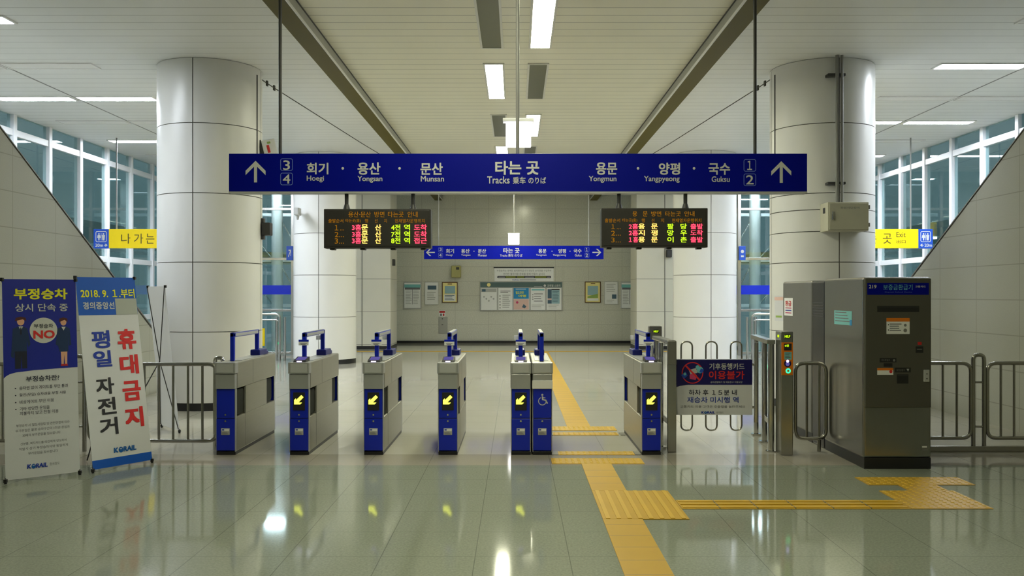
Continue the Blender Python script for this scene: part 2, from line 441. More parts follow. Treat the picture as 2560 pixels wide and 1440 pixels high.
pillar(-4.76, 22.7, 'round white pillar carrying the security camera', RG)
pillar(4.70, 14.0, 'large round white pillar with wall box and conduits', [1.15, 2.17, 2.62, 2.94, 3.18, 4.20])
pillar(4.66, 22.5, 'round white pillar behind the swing gate', RG)
# ceiling beams
for s, side in ((-1, 'left'), (1, 'right')):
    m = MB(); x0, x1 = s*2.569, s*2.824; a, b = min(x0, x1), max(x0, x1); zl = 4.973
    m.box(a, b, YB, YF, zl, zl+.02, 'beam_bronze')
    i0, i1 = sorted((s*2.569, s*2.600)); m.box(i0, i1, YB, YF, zl+.02, CEIL-.02, 'beam_grey')
    o0, o1 = sorted((s*2.824, s*2.80)); m.box(o0, o1, YB, YF, zl+.02, CEIL, 'ceiling_mid')
    h0, h1 = sorted((s*2.569, s*2.553)); m.box(h0, h1, YB, YF, zl-.004, zl+.03, 'white', .003)
    g0, g1 = sorted((s*2.564, s*2.60)); m.box(g0, g1, YB, YF, CEIL-.022, CEIL, 'black')
    structure('trim_%d' % (5 if s < 0 else 6), m, 'bronze coloured ceiling beam along the %s edge of the aisle' % side, 'ceiling beam')

# ------------------------------------------------------------------ glazing of the side bays
MUL = [14.74+1.33*k for k in range(9)]
wn = 1
def pane_bay(n, label, root_loc, frame, panes):
    root = thing('window_%d' % n, label, 'window', root_loc, None, 'structure')
    frame.build('frame', root)
    for p in panes: p.build('pane', root)
ORD = ['first', 'second', 'third', 'fourth', 'fifth', 'sixth', 'seventh', 'eighth']
for s, side in ((-1, 'left'), (1, 'right')):
    for k in range(8):
        y0, y1 = MUL[k], MUL[k+1]; xi, xo = s*9.60, s*9.74; a, b = min(xi, xo), max(xi, xo)
        fr = MB(); fr.box(a, b, y0, y0+.12, 0, CEIL, 'window_white', .006)
        c, d = sorted((s*9.62, s*9.73))
        for z in (4.74, 2.46, 1.05, 0.02):
            fr.box(c, d, y0+.12, y1, z, z+.13, 'window_white', .006)
        if k == 7: fr.box(a, b, y1, y1+.12, 0, CEIL, 'window_white', .006)
        ps = []
        for z0, z1 in ((.15, 1.05), (1.18, 2.46), (2.59, 4.74), (4.87, CEIL)):
            p = MB(); p.box(min(s*9.67, s*9.68), max(s*9.67, s*9.68), y0+.12, y1, z0, z1, 'glass'); ps.append(p)
        pane_bay(wn, 'tall white framed window bay, %s along the %s glazing' % (ORD[k], side), (s*9.67, (y0+y1)/2, 0), fr, ps); wn += 1
# glazed lift lobby fronts at the end of each side bay
LY = 25.5
for s, side in ((-1, 'left'), (1, 'right')):
    fr = MB()
    for x in (6.22, 7.38, 8.5):
        fr.box(min(s*x, s*(x+.09)), max(s*x, s*(x+.09)), LY, LY+.12, 0, CEIL, 'steel', .005)
    fr.box(min(s*6.22, s*6.31), max(s*6.22, s*6.31), LY+.12, 31.6, 4.05, 4.13, 'steel')
    for z in (.02, 1.22, 2.66, 4.06):
        fr.box(min(s*6.31, s*9.6), max(s*6.31, s*9.6), LY+.02, LY+.10, z, z+.07, 'steel', .005)
    ps = []
    for x0, x1 in ((6.31, 7.38), (7.47, 8.5), (8.59, 9.6)):
        for z0, z1 in ((.09, 1.22), (1.29, 2.66), (2.73, 4.06), (4.13, CEIL)):
            p = MB(); p.box(min(s*x0, s*x1), max(s*x0, s*x1), LY+.055, LY+.065, z0, z1, 'glass')
            if z0 == 1.29: p.box(min(s*x0, s*x1), max(s*x0, s*x1), LY+.048, LY+.052, 1.70, 1.955, 'band_blue')
            ps.append(p)
    for z0, z1 in ((.09, 4.05),):
        p = MB(); p.box(min(s*6.26, s*6.27), max(s*6.26, s*6.27), LY+.12, 31.6, z0, z1, 'glass')
        p.box(min(s*6.255, s*6.258), max(s*6.255, s*6.258), LY+.12, 31.6, 1.70, 1.955, 'band_blue'); ps.append(p)
    pane_bay(wn, 'glazed steel screen with a blue band at the end of the %s side bay' % side, (s*7.9, LY, 0), fr, ps); wn += 1
    # column, braces behind the screen
    root = thing('lift_frame', 'pale round column with braces behind the %s glass screen' % side, 'lift frame', (s*7.35, 28.0, 0))
    q = MB(); q.cyl((s*7.35, 28.0, 0), (s*7.35, 28.0, CEIL), .17, 'enamel', 24); q.build('column', root)
    for dy, z0, z1 in ((.3, 1.3, 2.7), (.3, 2.7, 4.1)):
        q = MB(); q.cyl((s*6.5, 28.0, z0), (s*7.3, 28.0, z1), .025, 'chrome', 8); q.build('brace', root)
        q = MB(); q.cyl((s*7.4, 28.0, z0), (s*8.6, 28.0, z1), .025, 'chrome', 8); q.build('brace', root)
    for z in (1.3, 2.7, 4.1):
        q = MB(); q.box(min(s*6.3, s*9.2), max(s*6.3, s*9.2), 28.02, 28.10, z, z+.10, 'window_white', .01); q.build('cross_beam', root)
    # barrier rail in front of the screen
    root = thing('handrail', 'double stainless barrier rail before the %s glass screen' % side, 'handrail', (s*7.4, 23.3, 0))
    for z, rr in ((1.20, .035), (1.05, .02)):
        q = MB(); xk = 6.05 if s < 0 else 6.05
        q.tube(fillet([(s*9.2, 23.3, z), (s*xk, 23.3, z), (s*xk, 23.3, 0)], .12), rr, 'chrome', 10); q.build('rail', root)
        
    for x in (5.93, 6.14, 7.2, 8.3):
        q = MB(); q.cyl((s*x, 23.33, 0), (s*x, 23.33, 1.12), .035, 'chrome', 12); q.build('post', root)
    # little blue sign on the corner post
    q = MB(); yy = LY-.06; x0, x1 = sorted((s*6.24, s*6.42))
    q.box(x0, x1, yy, yy+.04, 2.66, 3.05, 'sign_blue_pale', .004)
    if s < 0: q.text((Vector((0, yy, 0)), WX, WZ), '↗', x0+.05, x1-.05, 2.74, 2.95, 'sign_white', .01)
    else: q.disc((Vector((0, yy, 0)), WX, WZ), (x0+x1)/2, 2.90, .045, .045, 'sign_white'); q.rect((Vector((0, yy, 0)), WX, WZ), x0+.05, x1-.05, 2.74, 2.79, 'sign_white')
    tag(q.build('direction_sign'), 'small upright blue sign on the %s glass screen post' % side, 'sign')
q = MB(); q.box(7.55, 7.72, LY+.03, LY+.055, 3.28, 3.72, 'yellow_sign', .004)
q.rect((Vector((0, LY+.03, 0)), WX, WZ), 7.57, 7.60, 3.32, 3.68, 'brown_text')
tag(q.build('notice_strip'), 'yellow upright notice hanging in the right glass screen', 'notice')
q = MB(); q.box(-7.22, -7.05, LY+.03, LY+.055, .25, .75, 'yellow_sign', .004); tag(q.build('notice_strip'), 'yellow low notice on the left glass screen', 'notice')
for s, side in ((-1, 'left'), (1, 'right')):
    q = MB(); X = -6.69 if s < 0 else 7.04; q.box(X-.03, X+.03, LY+.03, LY+.055, .30, .36, 'ring_green'); tag(q.build('status_light'), 'tiny green light on the %s glass screen' % side, 'light')
# outside, seen through the panes
for s, side in ((-1, 'left'), (1, 'right')):
    root = thing('platform_canopy', 'unlit platform canopy outside the %s windows' % side, 'canopy', (s*15.0, 32, -6))
    q = MB(); q.box(min(s*13, s*17), max(s*13, s*17), 14, 60, 3.75, 3.95, 'canopy'); q.build('roof_slab', root)
    for y in (18, 24, 30, 36, 42):
        q = MB(); q.cyl((s*13.6, y, -6), (s*13.6, y, 3.75), .14, 'enamel', 16); q.build('column', root)
    q = MB(); q.box(min(s*13.2, s*13.4), max(s*13.2, s*13.4), 14, 60, 3.10, 3.20, 'window_white'); q.build('rail', root)
    for y in (19, 23.5, 28, 32.5, 37):
        q = MB(); q.box(s*14.4-.6, s*14.4+.6, y-.08, y+.08, 3.68, 3.75, 'outdoor_tube'); q.build('tube_lamp', root)

# ------------------------------------------------------------------ ceiling lights
def lamp(x0, x1, y0, y1, lit, label, group, cool=False):
    root = thing('ceiling_light', label, 'ceiling light', ((x0+x1)/2, (y0+y1)/2, CEIL-.03), group)
    f = .03; q = MB()
    for a, b, c, d in ((x0-f, x1+f, y0-f, y0), (x0-f, x1+f, y1, y1+f), (x0-f, x0, y0, y1), (x1, x1+f, y0, y1)):
        q.box(a, b, c, d, CEIL-.02, CEIL, 'lamp_frame' if not cool else 'white')
    q.build('frame', root)
    q = MB(); q.box(x0, x1, y0, y1, CEIL-.014, CEIL-.002, ('lamp_cool' if cool else 'lamp_warm') if lit else ('white' if cool else 'lens_off')); q.build('diffuser', root)
rows = [(2.9, 5.3), (6.6, 9.0), (10.31, 12.68), (13.6, 15.97), (17.43, 19.78), (21.14, 23.5), (24.85, 27.2)]
nm = ['very first', 'second', 'third', 'fourth', 'fifth', 'sixth', 'seventh', 'eighth']
for k, (a, b) in enumerate(rows):
    for s, side in ((-1, 'left'), (1, 'right')):
        lit = (k % 2 == 1) == (s < 0)
        if (k == 0 and s < 0) or (k == 1 and s > 0): continue
        lamp(min(s*.205, s*.465), max(s*.205, s*.465), a, b, lit,
             '%s aisle ceiling panel light, %s of the %s column' % ('lit' if lit else 'switched off', nm[k], side), 'aisle ceiling lights')
srow = [11.4, 13.72, 16.0, 18.2, 20.45, 22.6, 24.6]
for s, side in ((-1, 'left'), (1, 'right')):
    for k, y in enumerate(srow):
        lit = (k % 2 == 0 and k < 6) if s < 0 else (k % 2 == 1)
        for (x0, x1, pos) in ((6.36, 7.66, 'inner'), (7.80, 9.10, 'outer')):
            if s > 0 and k == 0 and x0 > 7: continue
            lamp(min(s*x0, s*x1), max(s*x0, s*x1), y-.14, y+.14, lit,
                 '%s cross strip light in the %s side bay, %s row, %s one' % ('bright' if lit else 'unlit', side, ORD[k], pos), 'side bay ceiling lights', True)

for s, side in ((-1, 'left'), (1, 'right')):
    lamp(min(s*6.9, s*7.5), max(s*6.9, s*7.5), 27.0, 27.3, True, 'short bright ceiling light beyond the %s glass screen' % side, 'side bay ceiling lights', True)

# ------------------------------------------------------------------ big overhead sign
SY = 9.70
def uparrow(fc, cx, y0, y1, w, m):
    t = (y1-y0)*.13; a = t*.55; r = t*1.55
    fc.poly([(cx, y0), (cx+w, y0+w), (cx+w, y0+w+r), (cx+a, y0+r+a), (cx+a, y1), (cx-a, y1), (cx-a, y0+r+a), (cx-w, y0+w+r), (cx-w, y0+w)], m)
def sidearrow(fc, x0, x1, cy, d, m, hw=9, t=2.6):
    tip, tail = (x0, x1) if d < 0 else (x1, x0); k = -d
    P = [(tip+k*2, cy-t/2), (tail, cy-t/2), (tail, cy+t/2), (tip+k*2, cy+t/2)]
    if d < 0: P = P
    else: P = P[::-1]
    fc.poly(P, m)
    for sg in (-1, 1):
        Q = [(tip, cy), (tip+k*hw, cy+sg*hw), (tip+k*(hw+4), cy+sg*hw), (tip+k*4, cy)]
        fc.poly(Q if sg*d > 0 else Q[::-1], m)
root = thing('overhead_sign', 'wide blue track direction sign hung above the ticket gates', 'sign', (0, SY, PZ(480, SY)))
q = MB(); q.box(PX(572, SY), PX(2018, SY), SY, SY+.12, PZ(479, SY), PZ(384, SY), 'sign_blue', .004)
fc = Face(q, SY)
uparrow(fc, 639, 402, 456, 25, 'sign_white'); uparrow(fc, 1953, 403, 457, 25, 'sign_white')
for (t, x0, y0, x1, y1) in (('3', 708, 401, 725, 425), ('4', 707, 436, 726, 459), ('１', 1868, 402, 1880, 425), ('2', 1865, 438, 1884, 461)):
    fc.text(t, x0, y0, x1, y1, 'sign_white', .008)
for (x0, y0) in ((701, 396), (701, 432), (1859, 398), (1859, 434)):
    fc.rr(x0, y0, x0+31, y0+31, 5, 1.6, 'sign_grey_line')
for (t, x0, y0, x1, y1) in (('회기', 767, 407, 821, 436), ('용산', 894, 406, 951, 437), ('문산', 1051, 407, 1107, 437), ('용문', 1490, 406, 1543, 437), ('양평', 1647, 407, 1700, 437), ('국수', 1771, 408, 1825, 437)):
    fc.text(t, x0, y0, x1, y1, 'sign_white', .022)
fc.text('타는 곳', 1238, 402, 1348, 437, 'sign_white', .026)
for (t, x0, y0, x1, y1) in (('Hoegi', 767, 439, 810, 456), ('Yongsan', 894, 440, 956, 457), ('Munsan', 1052, 440, 1110, 454), ('Tracks', 1218, 441, 1274, 459), ('乗车', 1282, 442, 1314, 460), ('のりば', 1321, 443, 1365, 459), ('Yongmun', 1472, 440, 1541, 457), ('Yangpyeong', 1610, 440, 1699, 457), ('Guksu', 1779, 441, 1824, 455)):
    fc.text(t, x0, y0, x1, y1, 'sign_white', .012)
for x in (857, 999, 1595, 1735): fc.disc(x, 421, 3.2, 'sign_white')
q.build('panel', root)
q = MB(); q.box(PX(572, SY), PX(2018, SY), SY-.006, SY+.126, PZ(480.5, SY)-.012, PZ(479, SY), 'light_grey'); q.build('edge_trim', root)
for x in (697, 1294, 1891):
    q = MB(); q.cyl((PX(x, SY), SY+.06, PZ(384, SY)), (PX(x, SY), SY+.06, CEIL), .019, 'dark_grey' if x != 1294 else 'mid_grey', 12); q.build('hanger_rod', root)

# LED departure boards
def board(x0, y0, x1, y1, arms, label, title, heads, rws):
    root = thing('departure_board', label, 'departure board', (PX((x0+x1)/2, SY), SY+.03, PZ(y1, SY)), 'amber and red departure boards')
    q = MB(); q.box(PX(x0, SY), PX(x1, SY), SY-.03, SY+.14, PZ(y1, SY), PZ(y0, SY), 'led_case', .006); q.build('case', root)
    rws = [(*r, 'led_dim') for r in title+heads]+rws
    q = MB(); q.box(PX(x0+4, SY), PX(x1-4, SY), SY-.034, SY-.02, PZ(y1-5, SY), PZ(y0+4, SY), 'led_case', .003); fc = Face(q, SY-.034)
    for (t, a, b, c, d, mt) in rws: fc.text(t, a, b, c, d, mt, .016 if mt != 'led_dim' else .0)
    q.build('screen', root)
    for ax in arms:
        q = MB(); X = PX(ax, SY); q.cyl((X, SY+.06, PZ(y0, SY)), (X, SY+.06, PZ(480.5, SY)-.012), .021, 'dark_grey', 12)
        q.cyl((X, SY+.06, PZ(y0, SY)), (X, SY+.06, PZ(y0-13, SY)), .042, 'dark_grey', 12, .024); q.build('mounting_arm', root)
    for k in range(4):
        q = MB(); X = PX(x0+20+(x1-x0-40)*k/3, SY)
        q.box(X-.025, X+.025, SY-.01, SY+.09, PZ(y1+4, SY), PZ(y1, SY), 'black', .003); q.build('latch', root)
R1, R2, R3 = (561, 576), (578, 593), (594, 609)
rws = []
for (ya, yb), n, a, c in ((R1, '１', '4전', '도착'), (R2, '2', '7전', '도착'), (R3, '3', '8전', '접근')):
    rws += [(n+'...', 837, ya+2, 860, yb, 'led_dim'), ('3홈', 880, ya, 903, yb, 'led_red'), ('문', 904, ya, 920, yb, 'led_amber'), ('산', 938, ya, 953, yb, 'led_amber'),
            (a, 978, ya, 1001, yb, 'led_green'), ('역', 1010, ya, 1025, yb, 'led_green'), (c, 1035, ya, 1067, yb, 'led_red')]
board(811, 523, 1078, 621, (864, 1031), 'dark LED departure board headed for Yongsan and Munsan',
      (('용산·문산', 871, 529, 927, 543), ('방면', 936, 529, 961, 543), ('타는곳', 970, 529, 1009, 543), ('안내', 1019, 529, 1044, 543)),
      (('출발순서', 821, 547, 858, 557), ('타는곳(홈)', 864, 547, 902, 557), ('행', 912, 547, 920, 557), ('선', 937, 547, 944, 557), ('지', 960, 547, 967, 557), ('현재열차운행위치', 987, 547, 1062, 557)), rws)
rws = []
for (ya, yb), n, h, a, b2, c, d, e in (((559, 573), '１', '2홈', '용', '문', '팔', '당', '출발'), ((575, 589), '2', '2홈', '지', '평', '망', '우', '도착'), ((592, 606), '3', '１홈', '용', '문', '이', '촌', '출발')):
    rws += [(n+'...', 1528, ya+2, 1552, yb, 'led_dim'), (h, 1572, ya, 1595, yb, 'led_red'), (a, 1596, ya, 1612, yb, 'led_amber'), (b2, 1628, ya, 1644, yb, 'led_amber'),
            (c, 1668, ya, 1684, yb, 'led_green'), (d, 1701, ya, 1717, yb, 'led_green'), (e, 1726, ya, 1757, yb, 'led_red')]
board(1503, 521, 1768, 619, (1549, 1716), 'dark LED departure board headed for Yongmun',
      (('용', 1581, 528, 1593, 541), ('문', 1607, 528, 1619, 541), ('방면', 1628, 528, 1653, 541), ('타는곳', 1663, 528, 1702, 541), ('안내', 1711, 528, 1736, 541)),
      (('출발순서', 1512, 546, 1550, 556), ('타는곳(홈)', 1556, 546, 1593, 556), ('행', 1604, 546, 1612, 556), ('선', 1629, 546, 1636, 556), ('지', 1652, 546, 1660, 556), ('현재열차운행위치', 1680, 546, 1753, 556)), rws)

# second blue sign, near the end wall
TY = 28.0
root = thing('overhead_sign', 'smaller blue track sign with sideways arrows before the end wall', 'sign', (0, TY, PZ(648, TY)))
q = MB(); q.box(PX(1060, TY), PX(1509, TY), TY, TY+.12, PZ(648, TY), PZ(614.5, TY), 'sign_blue_far', .004); fc = Face(q, TY)
sidearrow(fc, 1065, 1087, 631, -1, 'sign_white'); sidearrow(fc, 1481, 1503, 631, 1, 'sign_white')
for (t, x0, y0, x1, y1) in (('3', 1099, 620, 1104, 627), ('4', 1098, 634, 1104, 642), ('１', 1464.5, 620, 1469.5, 628), ('2', 1464, 634, 1470, 642)): fc.text(t, x0, y0, x1, y1, 'sign_white', .012)
for (x0, y0) in ((1096, 618), (1096, 632), (1462, 618), (1462, 632)): fc.rr(x0, y0, x0+11, y0+12, 2, .7, 'sign_grey_line')
for (t, x0, y0, x1, y1) in (('회기', 1115, 622, 1135, 633), ('용산', 1153, 622, 1174, 633), ('문산', 1195, 622, 1215, 633), ('타는 곳', 1258, 620, 1299, 633), ('용문', 1346, 622, 1366, 633), ('양평', 1396, 622, 1415, 633), ('국수', 1434, 622, 1454, 633)):
    fc.text(t, x0, y0, x1, y1, 'sign_white', .022)
for (t, x0, y0, x1, y1) in (('Hoegi', 1115, 635, 1131, 641), ('Yongsan', 1153, 635, 1176, 641), ('Munsan', 1195, 635, 1217, 641), ('Tracks 乗车 のりば', 1250, 635, 1306, 642), ('Yongmun', 1340, 635, 1366, 641), ('Yangpyeong', 1382, 635, 1415, 641), ('Guksu', 1437, 635, 1454, 641)):
    fc.text(t, x0, y0, x1, y1, 'sign_white', .01)
for x in (1185, 1380, 1425): fc.disc(x, 628, 1.3, 'sign_white')
q.build('panel', root)
for x in (1096, 1472):
    q = MB(); q.cyl((PX(x, TY), TY+.06, PZ(614.5, TY)), (PX(x, TY), TY+.06, CEIL), .016, 'light_grey', 10); q.build('hanger_rod', root)
# glowing hanging boxes
def lightbox(x0, y0, x1, y1, Y, label, cap):
    root = thing('hanging_light_box', label, 'light box', (PX((x0+x1)/2, Y), Y, PZ(y1, Y)))
    q = MB(); q.box(PX(x0, Y), PX(x1, Y), Y-.07, Y+.07, PZ(y1, Y), PZ(y0, Y), 'lamp_box', .006); q.build('lit_face', root)
    q = MB(); q.box(PX(x0-cap, Y), PX(x1+cap, Y), Y-.085, Y+.085, PZ(y0, Y), PZ(y0-cap, Y), 'light_grey', .006); q.build('housing', root)
    q = MB(); q.cyl((PX((x0+x1)/2, Y), Y, PZ(y0-cap, Y)), (PX((x0+x1)/2, Y), Y, CEIL), .014, 'light_grey', 10); q.build('hanger_rod', root)
    return root
lightbox(1265, 306, 1327, 367, 12.2, 'bright white hanging light box above the big blue sign', 8)
lightbox(1271, 584, 1298, 611, 27.2, 'small bright hanging light box above the far blue sign', 2)

# yellow exit signs in the side bays
EY = 20.0
def toilet(fc, x0, y0, x1, y1):
    fc.rr(x0, y0, x1, y1, 4, 1.6, 'sign_white'); cx = (x0+x1)/2; h = y1-y0
    for sg in (-1, 1):
        X = cx+sg*(x1-x0)*.2
        fc.disc(X, y0+h*.26, h*.075, 'sign_white')
        if sg < 0: fc.poly([(X-3.2, y0+h*.36), (X+3.2, y0+h*.36), (X+4.5, y0+h*.62), (X+1.8, y0+h*.62), (X+1.5, y0+h*.86), (X-1.5, y0+h*.86), (X-1.8, y0+h*.62), (X-4.5, y0+h*.62)], 'sign_white')
        else: fc.poly([(X-4, y0+h*.36), (X+4, y0+h*.36), (X+2.6, y0+h*.86), (X-2.6, y0+h*.86)], 'sign_white')
    fc.rect(cx-.6, y0+h*.18, cx+.6, y0+h*.86, 'sign_white', .002)
for s in (-1, 1):
    side = 'left' if s < 0 else 'right'
    root = thing('exit_sign', 'yellow exit sign with blue toilet panel in the %s side bay' % side, 'sign', (PX(350 if s < 0 else 2210, EY), EY, PZ(621, EY)))
    q = MB(); fcx = (272, 480) if s < 0 else (2085, 2296)
    q.box(PX(fcx[0], EY), PX(fcx[1], EY), EY, EY+.10, PZ(620.5, EY), PZ(573, EY), 'yellow_sign', .003); fc = Face(q, EY)
    if s < 0: tx = (('나', 303, 326), ('가', 335, 358), ('는', 365, 386), ('곳', 396, 418)); ex = 428
    else: tx = (('나', 2113, 2136), ('가', 2144, 2166), ('는', 2172, 2191), ('곳', 2207, 2229)); ex = 2241
    for t, a, b in tx: fc.text(t, a, 584, b, 609, 'brown_text', .0)
    fc.text('Exit', ex, 580, ex+23, 593, 'brown_text', 0); fc.text('出口', ex, 600, ex+23, 608, 'brown_text', 0)
    q.build('exit_panel', root)
    q = MB(); a, b = (234, 272) if s < 0 else (2296, 2332)
    q.box(PX(a, EY), PX(b, EY), EY-.002, EY+.10, PZ(621, EY), PZ(573, EY), 'sign_blue_pale', .003); fc = Face(q, EY-.002)
    toilet(fc, a+5, 578, b-5, 605)
    if s < 0: fc.text('20m', a+4, 609, a+24, 617, 'sign_white', .02); sidearrow(fc, a+26, a+35, 613, 1, 'sign_white', 3.2, 1.6)
    else: sidearrow(fc, a+4, a+13, 613, -1, 'sign_white', 3.2, 1.6); fc.text('20m', a+15, 609, a+34, 617, 'sign_white', .02)
    q.build('toilet_panel', root)
    for x in ((289, 460) if s < 0 else (2279, 2110)):
        q = MB(); q.cyl((PX(x, EY), EY+.05, PZ(573, EY)), (PX(x, EY), EY+.05, CEIL), .016, 'mid_grey', 10); q.build('hanger_rod', root)

# ------------------------------------------------------------------ ticket gates
GY = 9.62
def gate(cx, label, mode, flap_side=1, tagged=True, w=.21, reader=True, flush=False):
    root = thing('ticket_gate', label, 'ticket gate', (cx, GY, 0), 'row of ticket gates')
    O = Vector((cx, GY, 0)); hw = w/2
    def N():
        q = MB(); q.off = O; return q
    q = N()
    q.box(-hw, hw, .03, 1.56, .035, .40, 'gate_steel', .008)
    q.box(-hw+.004, hw-.004, .385, 1.22, .40, .70, 'gate_steel', .004)
    q.box(-hw+.06, hw-.06, .03, 1.56, .40, .70, 'dark_grey')
    for x in (-hw, hw-.009):
        q.box(x, x+.009, 0, .05, .035, .70, 'gate_cap', .003)
        q.box(x, x+.009, 1.54, 1.59, .035, .70, 'gate_cap', .003)
    q.box(-.004+hw-.006, hw+.001, .345, .352, .05, .70, 'seam')
    q.build('body', root)
    q = N(); q.box(-hw-.004, hw+.004, .05, 1.59, .70, .977, 'gate_steel', .010)
    for y in (.62,):
        for x in (-hw-.005, hw+.003): q.box(x, x+.002, y, y+.005, .71, .967, 'seam')
    q.box(-hw+.03, hw-.03, .34, 1.20, .977, .983, 'gate_cap', .002)
    q.build('top_housing', root)
    q = N(); q.box(-hw+.002, hw-.002, -.02, .06, .70, .858, 'gate_cap', .006); q.box(-hw-.006, hw+.006, -.032, .08, .862, .982, 'gate_cap', .008)
    q.box(-hw+.018, hw-.018, -.0345, -.030, .874, .968, 'light_grey', .002)
    q.build('end_cap', root)
    q = N(); q.box(-hw+.01, hw-.01, -.004, .04, .392, .70, 'gate_blue', .005); q.box(-hw+.006, hw-.006, .004, .04, .386, .396, 'gate_blue_dark'); fp = q.build('front_panel', root)
    q = N(); q.box(-hw+.01, hw-.01, 1.56, 1.60, .05, .70, 'gate_blue', .006); q.build('rear_panel', root)
    q = N(); q.box(-hw+.008, hw-.008, -.004, .04, .05, .386, 'gate_blue', .005)
    q.prism([(-hw+.008, -.004, .10), (-hw+.008, .03, .04), (-hw+.008, .06, .04), (-hw+.008, .06, .10)], (w-.016, 0, 0), 'gate_blue_dark')
    lp = q.build('lower_panel', root)
    P = (Vector((cx, GY-.004, 0)), WX, WZ)
    if mode == 'arrow':
        q = N(); q.box(-.062, .062, -.010, .0, .475, .665, 'black', .003); q.off = Vector()
        P2 = (Vector((cx, GY-.0105, 0)), WX, WZ)
        k = .0475; c = (-.003, .586)
        def A(pts): q.flat(P2, [(c[0]+a*k, c[1]+b*k) for a, b in pts], 'arrow', .001)
        A([(-1, -1), (.35, -1), (.75, -.6), (-.6, -.6)][:4]); A([(-1, -1), (-.6, -.6), (-.6, .35), (-1, .0)][:4]);
        A([(-.65, -.65), (-.1, -.65), (1.05, .55), (1.05, .62), (.62, 1.05), (.55, 1.05), (-.65, -.1)])
        q.build('arrow_display', fp)
    elif mode == 'wheelchair':
        q = N(); q.box(-.095, .095, -.014, 0, .395, .705, 'gate_blue', .004)
        q.box(-.108, .108, -.034, .02, .705, .792, 'white', .004); q.off = Vector()
        P2 = (Vector((cx, GY-.0145, 0)), WX, WZ)
        q.disc(P2, 0.0, .640, .011, .011, 'sign_white')
        q.ring(P2, 0, .573, .036, .044, 'sign_white', .001, 28, PI*.62, PI*2.05)
        q.flat(P2, [(-.006, .624), (-.004, .585), (.030, .577), (.048, .545), (.060, .551), (.040, .590), (.010, .595), (.010, .604), (.032, .604), (.032, .612), (.010, .614), (.008, .624)][::1], 'sign_white')
        q.build('wheelchair_sign', fp)
    for z in (.428, .362):
        q = N(); q.cyl((0, -.010, z), (0, 0, z), .010, 'chrome', 12); q.build('lock', fp if z > .4 else lp)
    q = N(); fr = mode == 'frame'
    q.box(-.045, .045, -.0075, 0, .215, .285, 'light_grey', .002); q.off = Vector()
    P3 = (Vector((cx, GY-.0075, 0)), WX, WZ)
    q.rect(P3, -.040, .040, .255, .280, 'paper'); q.rect(P3, -.036, -.012, .262, .276, 'text_blue', .0015)
    for k in range(3): q.rect(P3, -.036, .034-.01*k, .222+.010*k, .226+.010*k, 'text_grey', .0015)
    q.build('rating_plate', lp)
    q = N(); q.box(-hw+.004, hw-.004, .012, 1.57, 0, .037, 'black_base', .004); q.build('kick_plate', root)
    # flaps: two on each side, rounded dark wings in their slots
    def wing(y0, y1, sd, out):
        z0, z1 = .415, .685; r = .05; pts = []
        for a, b, st in ((y1-r, z0+r, -PI/2), (y1-r, z1-r, 0), (y0+.02, z1-.02, PI/2), (y0+.02, z0+.02, PI)):
            rr = r if a == y1-r else .02
            for k in range(5): pts.append((a+rr*math.cos(st+k*PI/8), b+rr*math.sin(st+k*PI/8)))
        q = N(); x = sd*(hw-.06); q.prism([(x, a, b) for a, b in pts], (sd*(.032+out), 0, 0), 'flap_rubber'); q.build('flap', root)
    for sd in (-1, 1):
        if flush and sd == flush: continue
        wing(.055, .33, sd, .012 if sd == flap_side else 0); wing(1.25, 1.52, sd, 0)
    # guard rail
    xo = .0; q = N(); rp = [(xo, .24, .975), (xo, .24, 1.262), (xo, 1.17, 1.262), (xo, 1.17, .975)]
    for a, b in ((.215, .265), (1.145, 1.195)): q.box(-.022, .022, a, b, .975, 1.285, 'gate_blue', .008)
    q.box(-.022, .022, .215, 1.195, 1.235, 1.285, 'gate_blue', .008); q.build('guard_rail', root)
    q = N(); q.box(-.017, .017, .275, 1.135, 1.2855, 1.289, 'light_grey'); 
    q.box(-.0235, .0235, .275, 1.135, 1.245, 1.277, 'light_grey'); q.build('rail_grip', root)
    q = N(); q.box(-.06, .055, 1.09, 1.40, .977, 1.05, 'gate_blue_dark', .012); q.box(-.05, .045, 1.40, 1.50, .977, 1.02, 'gate_blue_dark', .008); q.build('sensor_box', root)
    if tagged:
        q = N(); q.box(-.054, .054, .196, .212, 1.150, 1.190, 'paper', .002); q.box(-.054, .054, .195, .213, 1.190, 1.212, 'gate_blue', .002); q.off = Vector()
        q.rect((Vector((cx, GY+.196, 0)), WX, WZ), -.035, .035, 1.168, 1.174, 'text_grey'); q.rect((Vector((cx, GY+.196, 0)), WX, WZ), -.03, .022, 1.157, 1.162, 'text_grey'); q.build('post_label', root)
        q = N(); q.box(-.075, -.022, 1.15, 1.19, 1.165, 1.215, 'sheet_back', .003); q.build('rear_tag', root)
    if reader:
        q = N(); q.prism([(-.065, .005, .982), (-.065, .20, .982), (-.065, .20, 1.03), (-.065, .025, 1.0)], (.13, 0, 0), 'black'); rd = q.build('card_reader', root)
        q = N(); q.box(-.026, .026, -.001, .006, .986, .996, 'violet'); q.build('status_light', rd)
        q = N(); q.prism([(-.05, .05, 1.0045), (-.05, .18, 1.0255), (-.05, .18, 1.0275), (-.05, .05, 1.0065)], (.10, 0, 0), 'violet_dim'); q.build('touch_pad', rd)
    return root
gate(-3.07, 'grey and blue ticket gate without an arrow, beside the left railing', 'plain', tagged=False, reader=False)
gate(-2.292, 'ticket gate with yellow arrow, next to the gate without an arrow', 'arrow')
gate(-1.507, 'ticket gate with yellow arrow, third in the row from the left railing', 'arrow')
gate(-.72, 'ticket gate with yellow arrow, fourth in the row from the left railing', 'arrow')
gate(.051, 'ticket gate with yellow arrow standing against the wheelchair gate', 'arrow', flush=1)
